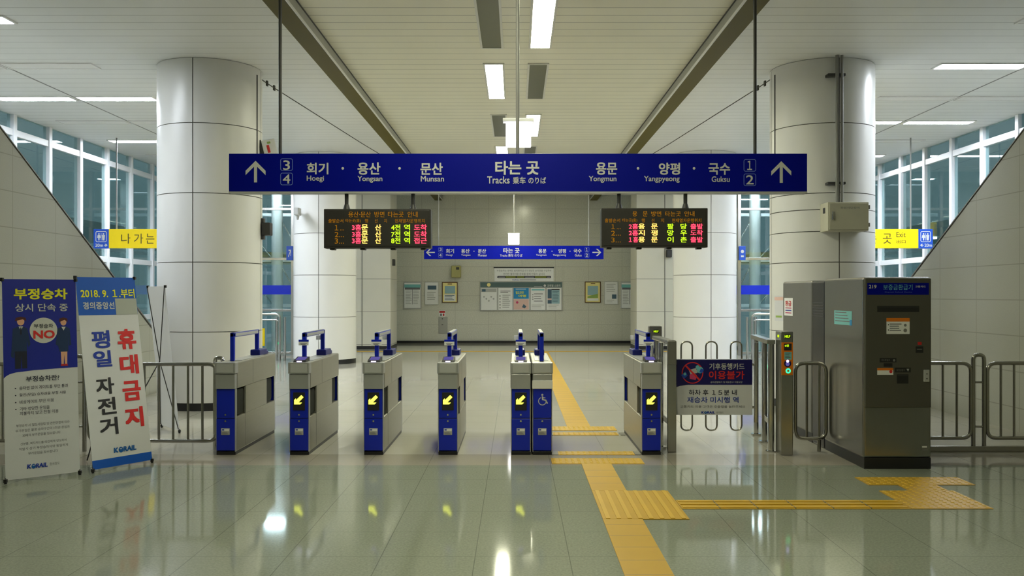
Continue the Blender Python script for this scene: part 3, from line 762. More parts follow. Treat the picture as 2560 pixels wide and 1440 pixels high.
gate(.278, 'wide lane ticket gate with white wheelchair symbol', 'wheelchair', tagged=False, reader=False, flush=-1)
gate(1.432, 'ticket gate with yellow arrow beside the swing gate', 'arrow', -1)
# arch bollard behind the first gate
q = MB(); q.tube(fillet([(-3.30, 9.98, 0), (-3.30, 9.98, 1.005), (-3.215, 9.98, 1.005), (-3.215, 9.98, .0)], .05, 6), .022, 'chrome', 12)
tag(q.build('arch_post'), 'slim chrome arch post tucked beside the first ticket gate', 'post')

# ------------------------------------------------------------------ railings
RY = 9.85
def rail_frame(root, x0, x1, zt, zb, bal, r=.021, y=RY):
    q = MB(); q.tube(fillet([(x0, y, zb), (x0, y, zt), (x1, y, zt), (x1, y, zb)], .10, 6, True), r, 'tube_steel', 12, closed=True); q.build('tube_frame', root)
    for b in bal:
        q = MB(); q.cyl((b, y, zb), (b, y, zt), .013, 'tube_steel', 10); q.build('baluster', root)
def u_post(root, x0, x1, top, y=RY):
    q = MB(); q.tube(fillet([(x0, y, 0), (x0, y, top), (x1, y, top), (x1, y, 0)], .055, 6), .022, 'tube_steel', 12); q.build('arch_post', root)
    for z in (.75, .27):
        q = MB(); q.cyl((x0, y, z), (x1, y, z), .012, 'tube_steel', 8); q.build('tie_bar', root)
root = thing('railing', 'steel tube railing behind the two display banners', 'railing', (-4.5, RY, 0), 'steel tube railings')
rail_frame(root, -4.62, PX(542, RY), .945, .115, [PX(x, RY) for x in (250, 287, 324, 361, 397, 433, 470, 506)])
u_post(root, -4.78, -4.67, 1.03)
rail_frame(root, -6.14, -4.83, .945, .115, [-6.02+.155*k for k in range(8)])
root = thing('railing', 'short steel tube railing between the reader post and refund machine', 'railing', (3.2, RY, 0), 'steel tube railings')
rail_frame(root, PX(1988, RY), 3.355, .955, .14, [PX(2017, RY), PX(2048, RY)])
q = MB(); q.cyl((3.28, RY, 0), (3.28, RY, .14), .02, 'tube_steel', 10); q.build('foot', root)
root = thing('railing', 'steel tube railing on a floor beam beside the refund machine', 'railing', (5.1, RY, 0), 'steel tube railings')
rail_frame(root, 4.08, PX(2427, RY), .955, .145, [PX(x, RY) for x in (2320, 2357, 2392)])
u_post(root, PX(2433, RY), PX(2460, RY), 1.045)
rail_frame(root, PX(2468, RY), 6.16, .955, .145, [PX(x, RY) for x in (2502, 2535, 2570, 2605, 2640, 2675)])
q = MB(); q.box(4.08, 6.17, RY-.03, RY+.03, 0, .062, 'tube_steel', .004); q.build('floor_beam', root)

# ------------------------------------------------------------------ swing gate and its posts
WY = 9.95
root = thing('swing_gate', 'swing gate of steel loops with a blue and white notice board', 'gate', (PX(1786, WY), WY, 0))
for cxp in (1718, 1780, 1842):
    a, b = PX(cxp-14, WY), PX(cxp+14, WY)
    q = MB(); q.tube(fillet([(a, WY+.03, .21), (a, WY+.03, 1.182), (b, WY+.03, 1.182), (b, WY+.03, .21)], .062, 8, True), .009, 'tube_steel', 10, closed=True); q.build('loop', root)
for z in (.46, .93):
    q = MB(); q.cyl((PX(1685, WY), WY+.045, z), (PX(1893, WY), WY+.045, z), .014, 'tube_steel', 10); q.build('cross_bar', root)
q = MB(); q.cyl((PX(1893, WY), WY+.045, PZ(1057, WY)), (PX(1893, WY), WY+.045, 1.17), .026, 'chrome', 16); q.build('hinge_tube', root)
q = MB(); q.box(PX(1690, WY), PX(1881, WY), WY-.004, WY+.010, PZ(1037, WY), PZ(898, WY), 'banner_white', .002); fc = Face(q, WY-.004)
fc.rect(1690.5, 899, 1880.5, 962, 'navy')
fc.poly([(1690.5, 962), (1690.5, 968), (1700, 964.5), (1720, 962)], 'navy', .0012)
k = WY/F
q.ring(fc.p, PX(1731, WY), PZ(932, WY), 24.5*k, 27*k, 'red', .0016)
fc.poly([(1712, 915), (1715, 912), (1751, 949), (1748, 952)], 'red', .0024)
fc.poly([(1722, 925), (1740, 920), (1744, 932), (1726, 936)], 'light_grey', .0018)
fc.poly([(1724, 937), (1735, 932), (1742, 938), (1739, 950), (1724, 947)], 'pink', .0020)
fc.disc(1750, 925, 8, 'aqua', .0019); fc.disc(1744, 918, 5, 'aqua', .002); fc.poly([(1752, 921), (1760, 924), (1756, 932), (1748, 931)], 'sign_blue_pale', .0021)
fc.poly([(1703, 938), (1714, 929), (1719, 939), (1710, 947)], 'sign_blue_pale', .0019); fc.disc(1712, 935, 3.5, 'aqua', .0021)
fc.text('기후동행카드', 1773, 908, 1861, 924, 'sign_white', .012); fc.text('이용불가', 1772, 927, 1861, 948, 'red', .016)
fc.text('승차권발매기 및 매표창구 이용요망', 1776, 953, 1856, 958, 'sign_white', .0)
fc.text('하차 후 １５분 내', 1722, 974, 1842, 988, 'text_dark', .010); fc.text('재승차 미시행 역', 1718, 992, 1846, 1007, 'text_blue', .010)
fc.text('교통카드 이용 고객은 호출벨을 눌러주세요', 1701, 1013, 1863, 1020, 'text_grey', .0)
korail(q, fc.p, *fc.b(1753, 1028, 1787, 1034), 'text_blue'); fc.text('한국철도', 1791, 1029, 1809, 1034, 'text_grey', .0)
q.build('notice_board', root)
def barrier(label, x, yn, yf, mirror):
    root = thing('barrier_post', label, 'barrier', (x, yn, 0), 'stainless barrier posts of the swing gate')
    d = mirror
    q = MB(); q.box(x-.048, x+.048, yn, yn+.035, 0, 1.16, 'steel', .006); q.build('upright', root)
    q = MB(); q.box(x-.048, x+.048, yn, yf, 1.16, 1.205, 'steel', .012); q.build('top_rail', root)
    q = MB(); q.box(x-.05, x+.05, yn-.004, yn+.02, .94, 1.20, 'machine_grey', .01); q.build('end_plate', root)
    q = MB(); q.cyl((x-.075*d, yn+.30, .02), (x-.075*d, yn+.30, 1.165), .032, 'chrome', 16); q.cyl((x-.075*d, yn+.30, 0), (x-.075*d, yn+.30, .02), .068, 'chrome', 20); q.build('round_post', root)
    q = MB(); q.cyl((x-.01*d, yf-.05, .02), (x-.01*d, yf-.05, 1.165), .032, 'chrome', 16); q.cyl((x-.01*d, yf-.05, 0), (x-.01*d, yf-.05, .02), .06, 'chrome', 20); q.build('round_post', root)
    q = MB(); q.box(x-.012, x+.012, yn+.035, yf-.05, .27, .33, 'steel', .004); q.build('lower_rail', root)
barrier('stainless barrier between the last arrow gate and the swing gate', PX(1680, 9.78), 9.78, 10.9, 1)
# far side barrier: round posts with a rail running back to the reader post
root = thing('barrier_post', 'stainless barrier on the hinge side of the swing gate', 'barrier', (2.76, 9.85, 0), 'stainless barrier posts of the swing gate')
for (x, y, r) in ((PX(1911, 10.45), 10.45, .032), (PX(1890, 11.0), 11.0, .03)):
    q = MB(); q.cyl((x, y, .02), (x, y, 1.17), r, 'chrome', 16); q.cyl((x, y, 0), (x, y, .02), r+.03, 'chrome', 20); q.build('round_post', root)
q = MB(); q.cyl((PX(1928, 9.85), 9.85, 0), (PX(1928, 9.85), 9.85, 1.17), .034, 'chrome', 18); q.cyl((PX(1928, 9.85), 9.85, 0), (PX(1928, 9.85), 9.85, .012), .06, 'chrome', 18); q.build('round_post', root)
q = MB(); a = Vector((PX(1928, 9.78), 9.78, 1.185)); b = Vector((PX(1885, 11.1), 11.1, 1.185)); dd = (b-a).normalized(); nn = Vector((dd.y, -dd.x, 0))*.042
q.prism([a-nn-Vector((0, 0, .02)), a+nn-Vector((0, 0, .02)), b+nn-Vector((0, 0, .02)), b-nn-Vector((0, 0, .02))], (0, 0, .045), 'steel'); q.build('top_rail', root)
q = MB(); a2 = Vector((PX(1928, 9.88), 9.88, .30)); b2 = Vector((PX(1911, 10.45), 10.45, .30)); q.prism([a2+Vector((-.012, 0, -.03)), a2+Vector((.012, 0, -.03)), a2+Vector((.012, 0, .03)), a2+Vector((-.012, 0, .03))], b2-a2, 'steel'); q.build('lower_rail', root)
# reader posts
RP = 9.60
root = thing('reader_post', 'stainless card reader post with orange panel and green ring light', 'reader post', (PX(1966, RP), RP, 0))
x0, x1 = PX(1952, RP), PX(1983, RP)
q = MB(); q.box(x0, x1, RP, RP+.20, 0, PZ(829, RP), 'steel', .008); q.build('column', root)
q = MB(); q.box(x0+.006, x1-.003, RP-.006, RP+.002, PZ(938, RP), PZ(856, RP), 'orange', .004); fc = Face(q, RP-.006); op = q.build('reader_panel', root)
q = MB(); fc = Face(q, RP-.006); fc.rect(1960, 859, 1979, 876, 'black'); fc.text('0원', 1962, 861, 1972, 867, 'help_green', .01, .0022); q.build('price_display', op)
q = MB(); fc = Face(q, RP-.006); fc.rect(1961, 880, 1979, 899, 'paper_teal'); fc.lines(1963, 882, 1977, 897, 4, 'text_grey'); q.build('instruction_label', op)
q = MB(); fc = Face(q, RP-.006); fc.disc(1969, 909, 9, 'navy', .001); fc.disc(1969, 903, 3.6, 'violet', .0022); fc.disc(1969, 910, 5, 'violet_dim', .0018); q.build('touch_sensor', op)
q = MB(); q.ring((Vector((0, RP-.006, 0)), WX, WZ), PX(1970, RP), PZ(927, RP), .012, .027, 'ring_green', .002); q.build('ring_light', op)
q = MB(); fc = Face(q, RP); fc.rr(1960, 836, 1977, 846, 4, None, 'black', .001); fc.text('HELP', 1961.5, 838, 1975.5, 844, 'help_green', .03, .0022); q.build('help_display', root)
q = MB(); q.box(x0-.004, x0+.001, RP+.07, RP+.11, PZ(844, RP), PZ(838, RP), 'help_green'); q.build('side_display', root)
HP = 11.6
root = thing('reader_post', 'grey help post with green display behind the last arrow gate', 'reader post', (PX(1639, HP), HP, 0))
q = MB(); q.cyl((PX(1639, HP), HP+.06, 0), (PX(1639, HP), HP+.06, PZ(862, HP)), .05, 'steel', 16); q.build('column', root)
q = MB(); q.box(PX(1623, HP), PX(1655, HP), HP, HP+.13, PZ(850, HP), PZ(815, HP), 'machine_grey', .012)
q.prism([(PX(1627, HP), HP+.01, PZ(850, HP)), (PX(1651, HP), HP+.01, PZ(850, HP)), (PX(1646, HP), HP+.03, PZ(866, HP)), (PX(1632, HP), HP+.03, PZ(866, HP))], (0, .09, 0), 'dark_grey'); q.build('head', root)
q = MB(); fc = Face(q, HP); fc.rr(1632, 824, 1648, 833, 4, None, 'black', .001); fc.text('HELP', 1634, 826, 1646, 831, 'help_green', .03, .0022); q.build('help_display', root)

# ------------------------------------------------------------------ refund machines
MY = 8.87; XL, XR = PX(2158, MY), PX(2329, MY)
root = thing('refund_machine', 'tall stainless refund machine with blue header facing the hall', 'vending machine', ((XL+XR)/2, MY, 0))
ZT = PZ(692.5, MY)
q = MB(); q.box(XL, XR, MY, 10.0, .10, ZT, 'machine_steel', .028, 4); q.build('cabinet', root)
q = MB(); q.box(XL+.008, XR-.008, MY-.004, 9.99, 0, .11, 'black_base', .004); q.build('plinth', root)
q = MB(); fz = MY-.014; q.box(XL+.012, XR-.008, fz, MY+.02, PZ(1019, MY), ZT-.010, 'machine_dark', .012, 3); fp = q.build('front_panel', root); fz -= .0002
def art(name, fn, par=fp):
    q = MB(); fc = Face(q, fz); fn(q, fc); return q.build(name, par)
def hd(q, fc):
    fc.rect(2168, 707, 2322, 737, 'sign_blue'); fc.text('219', 2172, 712, 2191, 721, 'sign_white', .02)
    fc.text('보증금환급기', 2208, 711, 2281, 725, 'aqua', .006); fc.text('Deposit Refund Device', 2212, 729, 2280, 732, 'sign_grey_line', .0); fc.text('교통카드', 2288, 714, 2314, 719, 'sign_white', .01)
art('header_sign', hd)
art('display_slot', lambda q, fc: (fc.rect(2193, 765, 2298, 780, 'black'), fc.rect(2195, 767, 2296, 768, 'dark_grey', .002)))
def st(q, fc):
    fc.rect(2216, 795, 2274, 835, 'paper'); fc.rect(2216, 795, 2274, 804, 'orange', .0015); fc.lines(2224, 809, 2255, 830, 4, 'text_grey'); fc.disc(2263, 813, 3.5, 'mid_grey'); fc.disc(2263, 826, 4.5, 'mid_grey')
    fc.disc(2221, 812, 1.5, 'text_black'); fc.disc(2221, 825, 1.5, 'text_black')
art('instruction_sticker', st)
art('call_button', lambda q, fc: (fc.rect(2294, 855, 2304, 862, 'red_deep'), fc.rect(2289, 866, 2308, 882, 'black'), fc.rect(2292, 872, 2305, 874, 'mid_grey', .002)))
art('card_slot', lambda q, fc: (fc.rect(2199, 895, 2241, 906, 'black'), fc.text('카드투입구', 2203, 898, 2225, 903, 'mid_grey', 0), fc.disc(2235, 901, 3, 'mid_grey'), fc.rect(2209, 908, 2231, 917, 'black')))
art('warning_label', lambda q, fc: (fc.rect(2193, 920, 2233, 937, 'paper'), fc.rect(2193, 920, 2233, 926, 'orange', .0015), fc.disc(2227, 929, 4, 'red')))
art('coin_tray', lambda q, fc: (fc.rect(2237, 919, 2277, 931, 'black'), fc.text('동전반환구', 2241, 923, 2262, 928, 'mid_grey', 0), fc.poly([(2266, 922), (2273, 922), (2270, 929)], 'light_grey'), fc.rect(2242, 936, 2271, 959, 'black'), fc.rect(2244, 938, 2269, 940, 'dark_grey', .002)))
q = MB(); q.box(PX(2307, MY), PX(2321, MY), fz-.012, fz+.004, PZ(954, MY), PZ(924, MY), 'light_grey', .003); q.cyl((PX(2314, MY), fz-.018, PZ(934, MY)), (PX(2314, MY), fz, PZ(934, MY)), .006, 'dark_grey', 10); q.cyl((PX(2314, MY), fz-.018, PZ(946, MY)), (PX(2314, MY), fz, PZ(946, MY)), .006, 'dark_grey', 10); q.build('lock_plate', fp)
q = MB(); fc = Face(q, MY-.0005); fc.rect(2303, 1113, 2320, 1126, 'machine_grey', .002); fc.rect(2305, 1115, 2317, 1119, 'paper', .003); q.build('maker_plate', root)
def side_plane(x): return (Vector((x, 0, 0)), Vector((0, -1, 0)), WZ)   # on a face looking towards -X
q = MB(); SPL = side_plane(XL)
def sy(px): return XL*F/(px-CX)
ya, yb = sy(2130), sy(2086)
q.rect(SPL, -yb, -ya, PZ(814, ya), PZ(778, ya), 'paper_teal', .0015)
for k in range(4): q.rect(SPL, -yb+.03, -ya-.06-.03*k, PZ(806, ya)+.03*k, PZ(806, ya)+.03*k+.010, 'text_grey', .0022)
q.rect(SPL, -ya-.06, -ya, PZ(814, ya), PZ(800, ya), 'paper_blue', .002)
q.build('side_notice', root)
q = MB(); q.box(XL+.006, XL+.34, 10.004, 10.42, 0, ZT-.02, 'duct', .02, 3); 
for k in range(6): q.box(XL+.002, XL+.008, 10.03, 10.40, 1.45+.03*k, 1.46+.03*k, 'dark_grey')
tag(q.build('cable_cabinet'), 'narrow black cable cabinet between the two refund machines', 'cabinet')
root = thing('refund_machine', 'grey refund machine standing behind the black cable cabinet', 'vending machine', (XL+.33, 10.98, 0))
q = MB(); q.box(XL, XR, 10.424, 11.55, .10, ZT-.01, 'machine_grey', .028, 4); q.build('cabinet', root)
q = MB(); q.box(XL+.008, XR-.008, 10.43, 11.54, 0, .11, 'black_base', .004); q.build('plinth', root)
q = MB(); ya, yb = sy(1982), sy(1961)
q.rect(SPL, -yb, -ya, PZ(790, ya), PZ(745, ya), 'paper', .0015)
q.text(SPL, '환급', -yb+.05, -ya-.05, PZ(766, ya), PZ(752, ya), 'red', .02, .003)
for k in range(3): q.rect(SPL, -yb+.05, -ya-.05, PZ(784, ya)+.03*k, PZ(784, ya)+.03*k+.012, ('pink', 'text_blue', 'pink')[k], .0025)
q.build('side_poster', root)

# ------------------------------------------------------------------ things on the near pillars
BX0, BX1, BYF = PX(2070, 12.95), PX(2172, 12.95), 12.95
root = thing('junction_box', 'beige steel junction box fixed to the right front pillar', 'junction box', ((BX0+BX1)/2, BYF+.15, PZ(580, BYF)))
q = MB(); q.box(BX0, BX1, BYF, BYF+.46, PZ(577, BYF), PZ(505, BYF), 'panel_beige', .008); q.build('box', root)
q = MB(); q.box(BX0+.02, BX1-.006, BYF-.012, BYF+.002, PZ(574, BYF), PZ(508, BYF), 'panel_beige', .004); fc = Face(q, BYF-.012); fc.text('전원차단장치', 2101, 517, 2149, 522, 'text_grey', .0); dr = q.build('door', root)
q = MB(); q.box(PX(2079, BYF), PX(2085, BYF), BYF-.03, BYF-.012, PZ(550, BYF), PZ(529, BYF), 'chrome', .004); q.build('handle', dr)
for y in (518, 562):
    q = MB(); q.box(BX1-.006, BX1+.012, BYF-.02, BYF+.03, PZ(y+5, BYF), PZ(y-5, BYF), 'mid_grey', .003); q.build('hinge', root)
q = MB(); q.box(BX0-.006, BX0+.001, BYF+.12, BYF+.2, PZ(533, BYF+.1), PZ(519, BYF+.1), 'black', .002); q.build('vent', root)
root = thing('conduit_pair', 'pair of grey conduits running down the right front pillar', 'conduit', (PX(2098, 13.1), 13.1, PZ(505, 13.1)))
for x in (2093, 2105):
    q = MB(); q.cyl((PX(x, 13.12), 13.12, PZ(505, 13.1)), (PX(x, 13.12), 13.12, CEIL), .026 if x == 2093 else .02, 'mid_grey', 12); q.build('pipe', root)
for y in (185, 457):
    q = MB(); q.box(PX(2072, 13.1), PX(2116, 13.1), 13.125, 13.28, PZ(y+3, 13.1), PZ(y-3, 13.1), 'dark_grey', .003); q.build('bracket', root)
# speaker and small screen on the left front pillar, speakers on the piers
def speaker(x0, y0, x1, y1, Y, d, label, bk=.1):
    root = thing('wall_speaker', label, 'speaker', (PX((x0+x1)/2, Y), Y+d/2, PZ(y1, Y)), 'black wall speakers')
    q = MB(); q.box(PX(x0, Y), PX(x1, Y), Y, Y+d, PZ(y1, Y), PZ(y0, Y), 'black', .012); q.build('cabinet', root)
    q = MB(); q.box(PX(x0+1.5, Y), PX(x1-1.5, Y), Y-.004, Y+.002, PZ(y1-1.5, Y), PZ(y0+1.5, Y), 'dark_grey', .002); q.build('grille', root)
    return root
r = speaker(653, 556, 675, 588, 14.0, .16, 'black speaker on the side of the left front pillar')
q = MB(); q.box(-3.945, -3.89, 14.03, 14.12, PZ(598, 14), PZ(545, 14), 'dark_grey', .004); q.build('bracket', r)
speaker(1667, 624, 1680, 643, 28.02, .17, 'small black speaker on the right pier beside the far pillar')
r = speaker(977, 648, 987, 664, 28.6, .17, 'small black speaker on the inner side of the left pier')
# the wall monitor above the speaker
root = thing('wall_monitor', 'small tilted screen on the left front pillar above the big sign', 'monitor', (-3.86, 14.15, 3.75))
xf = Matrix.Translation((-3.86, 14.0, 3.80)) @ Matrix.Rotation(math.radians(-14), 4, 'Y') @ Matrix.Rotation(math.radians(18), 4, 'Z')
q = MB(); q.box(-.05, .0, -.04, .30, -.02, .28, 'black', .008, xf=xf); q.build('case', root)
q = MB(); q.box(0.0, .20, -.035, -.02, 0, .26, 'paper', .003, xf=xf); q.box(.06, .10, -.04, -.03, .06, .18, 'red', .003, xf=xf); q.box(.08, .13, -.04, -.03, .20, .23, 'paper_green', .003, xf=xf); q.build('screen', root)
# dark vertical conduit down the inner side of each front pillar, cables to the ceiling
for s, side in ((-1, 'left'), (1, 'right')):
    q = MB(); x = -3.955 if s < 0 else 3.955
    q.cyl((x+(-.0)*s, 13.86, 3.35), (x, 13.86, 5.04), .022, 'dark_grey', 10); tag(q.build('cable_conduit'), 'dark upright conduit on the inner face of the %s front pillar' % side, 'conduit')
    q = MB(); a = Vector((s*3.96, 13.9, 5.03)); b = Vector((s*2.86, 26.5, 5.12))
    q.tube([a, a.lerp(b, .05)+Vector((0, 0, -.01)), a.lerp(b, .5)+Vector((0, 0, -.03)), b], .009, 'cable', 6)
    for t in (.035, .06):
        p = a.lerp(b, t); q.box(p.x-.012, p.x+.012, p.y-.03, p.y+.03, p.z-.05, p.z+.03, 'cable')
    tag(q.build('ceiling_cable'), 'thin dark cable slung from the %s front pillar under the ceiling' % side, 'cable')
# security camera on the second left pillar
root = thing('security_camera', 'white security camera on the second left pillar', 'security camera', (PX(742, 22.0), 22.0, PZ(560, 22)))
q = MB(); q.box(PX(744, 22), PX(756, 22), 21.60, 21.90, PZ(541, 22), PZ(522, 22), 'light_grey', .02); q.build('housing', root)
q = MB(); q.cyl((PX(750, 22), 21.75, PZ(541, 22)), (PX(750, 22), 21.75, PZ(552, 22)), .05, 'light_grey', 14, .02); q.build('lens', root)
q = MB(); q.cyl((PX(749, 22), 21.88, PZ(532, 22)), (PX(749, 22), 22.14, PZ(532, 22)), .02, 'light_grey', 10); q.build('arm', root)
# notice on the right front pillar
pts = []
root = thing('pillar_notice', 'pale paper notice with pink heading on the right front pillar', 'notice', (3.93, 13.8, 1.0))
q = MB(); a0 = PI+.18
def arcstrip(q, z0, z1, m, a, b, off):
    q.lathe([(R+off, z0), (R+off, z1)], (4.70, 14.0, 0), m, 8, a, b)
arcstrip(q, 1.30, 1.68, 'paper_cream' if False else 'banner_white', a0, a0+.30, .003); arcstrip(q, 1.61, 1.66, 'paper_pink', a0, a0+.30, .005); arcstrip(q, 1.35, 1.38, 'paper_green', a0+.05, a0+.25, .005); q.build('sheet', root)

# ------------------------------------------------------------------ end wall: boards and notices
def wall_item(name, label, cat, x0, y0, x1, y1, frame, inner, d=.04, edge=1.2, group=None):
    Y = YF-d; root = thing(name, label, cat, (PX((x0+x1)/2, Y), YF-.001, PZ(y1, Y)), group)
    q = MB(); q.box(PX(x0, Y), PX(x1, Y), Y, YF-.001, PZ(y1, Y), PZ(y0, Y), frame, .008); q.build('frame', root)
    q = MB(); fc = Face(q, Y); inner(fc); q.build('sheet', root); return root
def timetable(x0):
    def fn(fc):
        fc.rect(x0+2, 707, x0+42, 770, 'paper', .002); fc.rect(x0+2, 711, x0+42, 719, 'paper_teal', .004)
        fc.rect(x0+3, 719, x0+41, 724, 'text_grey', .004); fc.rect(x0+21.3, 724, x0+22.5, 761, 'text_grey', .004)
        fc.lines(x0+5, 727, x0+20, 762, 9, 'light_grey', .4, .003, 3); fc.lines(x0+24, 727, x0+39, 762, 9, 'light_grey', .4, .003, 4)
    return fn
wall_item('timetable_board', 'framed timetable left of the notice board on the end wall', 'timetable', 1009, 705, 1053, 772, 'light_grey', timetable(1009), group='wall timetables')
wall_item('timetable_board', 'framed timetable beside the right pier on the end wall', 'timetable', 1552, 704, 1596, 771, 'light_grey', timetable(1552), group='wall timetables')
wall_item('wall_notice', 'white notice with slate picture, between timetable and gold frame', 'notice', 1062, 705, 1096, 762, 'light_grey',
          lambda fc: (fc.rect(1063, 706, 1095, 761, 'paper', .002), fc.rect(1069, 714, 1091, 724, 'paper_slate', .004), fc.lines(1068, 730, 1090, 752, 5, 'light_grey', .4, .003)), .03)
wall_item('wall_notice', 'plain white notice with small dark square, beside the right gold frame', 'notice', 1511, 704, 1545, 761, 'light_grey',
          lambda fc: (fc.rect(1512, 705, 1544, 760, 'paper', .002), fc.rect(1530, 736, 1541, 747, 'paper_slate', .004), fc.lines(1516, 710, 1540, 732, 5, 'light_grey', .3, .003), fc.lines(1516, 750, 1536, 758, 2, 'light_grey', .3, .003)), .03)
wall_item('framed_certificate', 'gold framed certificate left of the notice board', 'picture', 1105, 705, 1144, 757, 'frame_brown',
          lambda fc: (fc.rect(1107, 707, 1142, 755, 'paper_cream', .002), fc.rect(1119, 709, 1130, 711, 'frame_brown', .004), fc.rect(1112, 715, 1138, 734, 'paper_sky', .004), fc.rect(1110, 736, 1139, 753, 'paper', .004), fc.lines(1112, 738, 1137, 752, 4, 'paper_slate', .4, .006)), .05, group='gold framed certificates')
wall_item('framed_certificate', 'gold framed certificate with green landscape, right of the notice board', 'picture', 1462, 704, 1502, 757, 'frame_brown',
          lambda fc: (fc.rect(1464, 706, 1500, 755, 'paper_cream', .002), fc.rect(1477, 708, 1488, 710, 'frame_brown', .004), fc.rect(1469, 715, 1495, 738, 'paper_sky', .004), fc.poly([(1469, 745), (1469, 741), (1480, 738), (1495, 734), (1495, 745)], 'paper_green', .005), fc.rect(1468, 746, 1496, 752, 'paper', .004)), .05, group='gold framed certificates')
def nb(fc):
    fc.rect(1201, 705.5, 1405, 718.5, 'header_slate', .002); fc.disc(1222, 712, 4.6, 'paper_cream', .004)
    fc.text('코레일 스토리', 1368, 711, 1401, 717, 'sign_white', .015, .005); fc.disc(1362, 714, 3, 'sign_white', .004); fc.rect(1335, 716, 1356, 717, 'sign_white', .004)
    for a, b in ((1203, 1242), (1246, 1281), (1284, 1323), (1327, 1363), (1367, 1403)): fc.rect(a, 720, b, 775, 'paper', .003)
    fc.rect(1203, 721, 1241, 730, 'light_grey', .005); fc.rect(1205, 723, 1214, 729, 'paper_slate', .006)
    for k in range(5): fc.disc(1210+6*k, 742+5*(k % 3), 2.2, 'light_grey', .005)
    fc.lines(1251, 727, 1277, 733, 2, 'text_grey', .5, .005); fc.lines(1256, 737, 1277, 772, 7, 'light_grey', .4, .005)
    for k in range(5): fc.disc(1250, 740+7.4*k, 1.6, 'mid_grey', .005)
    fc.rect(1284, 720, 1322, 747, 'paper_blue', .005); fc.text('철도안전', 1289, 728, 1309, 735, 'banner_yellow', .02, .007); fc.text('여행', 1296, 737, 1315, 743, 'banner_yellow', .02, .007); fc.lines(1289, 722, 1316, 726, 1, 'paper', .4, .007)
    fc.rect(1284, 748, 1322, 774, 'paper_pink', .005); fc.disc(1293, 756, 3, 'pink', .006); fc.poly([(1305, 768), (1309, 760), (1316, 766), (1312, 771)], 'paper_slate', .006)
    fc.rect(1329, 723, 1361, 726, 'aqua', .005); fc.lines(1335, 734, 1358, 758, 4, 'text_grey', .25, .005); fc.lines(1329, 762, 1361, 773, 3, 'light_grey', .3, .005)
    for k in range(3): fc.disc(1332, 737+5.5*k, 1.4, 'mid_grey', .005)
    fc.rect(1369, 723, 1379, 759, 'paper_slate', .005); fc.rect(1379, 725, 1399, 759, 'paper_sky', .005); fc.rect(1379, 722.5, 1399, 725, 'text_black', .005)
    fc.rect(1369, 746, 1379, 750, 'paper_pink', .006); fc.lines(1381, 728, 1398, 757, 8, 'paper_slate', .3, .007); fc.lines(1371, 762, 1398, 773, 3, 'light_grey', .3, .005)
wall_item('notice_board', 'long notice board with dark header on the end wall', 'notice board', 1200, 704.5, 1406, 776.5, 'light_grey', nb, .07)
root = thing('wall_banner', 'white lettered banner with black top rod above the notice board', 'banner', (PX(1310, YF), YF-.02, PZ(703.5, YF)))
q = MB(); Y = YF-.025; q.box(PX(1236, Y), PX(1384, Y), Y, YF-.002, PZ(703.5, Y), PZ(670, Y), 'paper', .003); fc = Face(q, Y)
fc.text('부정승차는 명백한 범죄행위입니다 정당한 승차권을 구입하여', 1242, 674, 1378, 679, 'text_grey', .0, .003); fc.text('안전한 열차이용 문화를 함께 만들어 갑시다', 1258, 682, 1362, 688, 'text_grey', .0, .003)
fc.rr(1243, 690, 1378, 695.5, 2.6, None, 'text_dark', .003)
for a, b in ((1264, 1289), (1292, 1311), (1337, 1366)): fc.rect(a, 690.8, b, 694.8, 'olive', .005)
for a, b in ((1246, 1262), (1313, 1335), (1368, 1376)): fc.rect(a, 692, b, 693.6, 'light_grey', .005)
fc.text('KORAIL', 1281, 698, 1297, 701, 'text_blue', .01, .003); fc.rect(1299, 699, 1340, 700.5, 'text_grey', .003)
q.build('cloth', root)
q = MB(); q.cyl((PX(1234, Y), Y, PZ(669, Y)), (PX(1385, Y), Y, PZ(669, Y)), .018, 'black', 10); q.build('top_rod', root)
q = MB(); Y = YF-.25; q.box(PX(1128, Y), PX(1152, Y), Y, YF-.002, PZ(694, Y), PZ(664, Y), 'beige_box', .03, 3); q.box(PX(1140, Y), PX(1148, Y), Y-.006, Y+.01, PZ(674, Y), PZ(668, Y), 'dark_grey', .003)
tag(q.build('wall_box'), 'beige wall box with a dark window above the left gold frame', 'wall box')
root = thing('hydrant_cabinet', 'grey fire hydrant door low on the end wall', 'hydrant cabinet', (PX(1107, YF), YF-.01, PZ(835, YF)))
q = MB(); Y = YF-.02; q.box(PX(1096, Y), PX(1119, Y), Y, YF-.001, PZ(834, Y), PZ(792, Y), 'hydrant', .004); q.build('door', root)
q = MB(); fc = Face(q, Y); fc.disc(1106, 797, 1.5, 'dark_grey', .003); fc.rect(1104, 811, 1108, 813, 'dark_grey', .003); q.build('lock', root)
q = MB(); Y = YF-.012; q.box(PX(1098, Y), PX(1113, Y), Y, YF-.001, PZ(791, Y), PZ(776, Y), 'paper', .002); fc = Face(q, Y); fc.rect(1098.5, 777, 1112.5, 782, 'red_deep', .002); fc.rect(1100, 784, 1105, 790, 'text_grey', .002); fc.rect(1107, 784, 1111, 790, 'red_deep', .002)
tag(q.build('safety_sticker'), 'red and white sticker above the hydrant door', 'sticker')
q = MB(); Y = YF-.03; q.box(PX(968, Y), PX(990, Y), Y, YF-.001, PZ(741, Y), PZ(718, Y), 'band_blue', .004); fc = Face(q, Y); fc.rect(977, 722, 985, 725, 'sign_white', .002)
tag(q.build('wall_sign'), 'small blue sign on the end wall peeping out beside the left pier', 'sign')

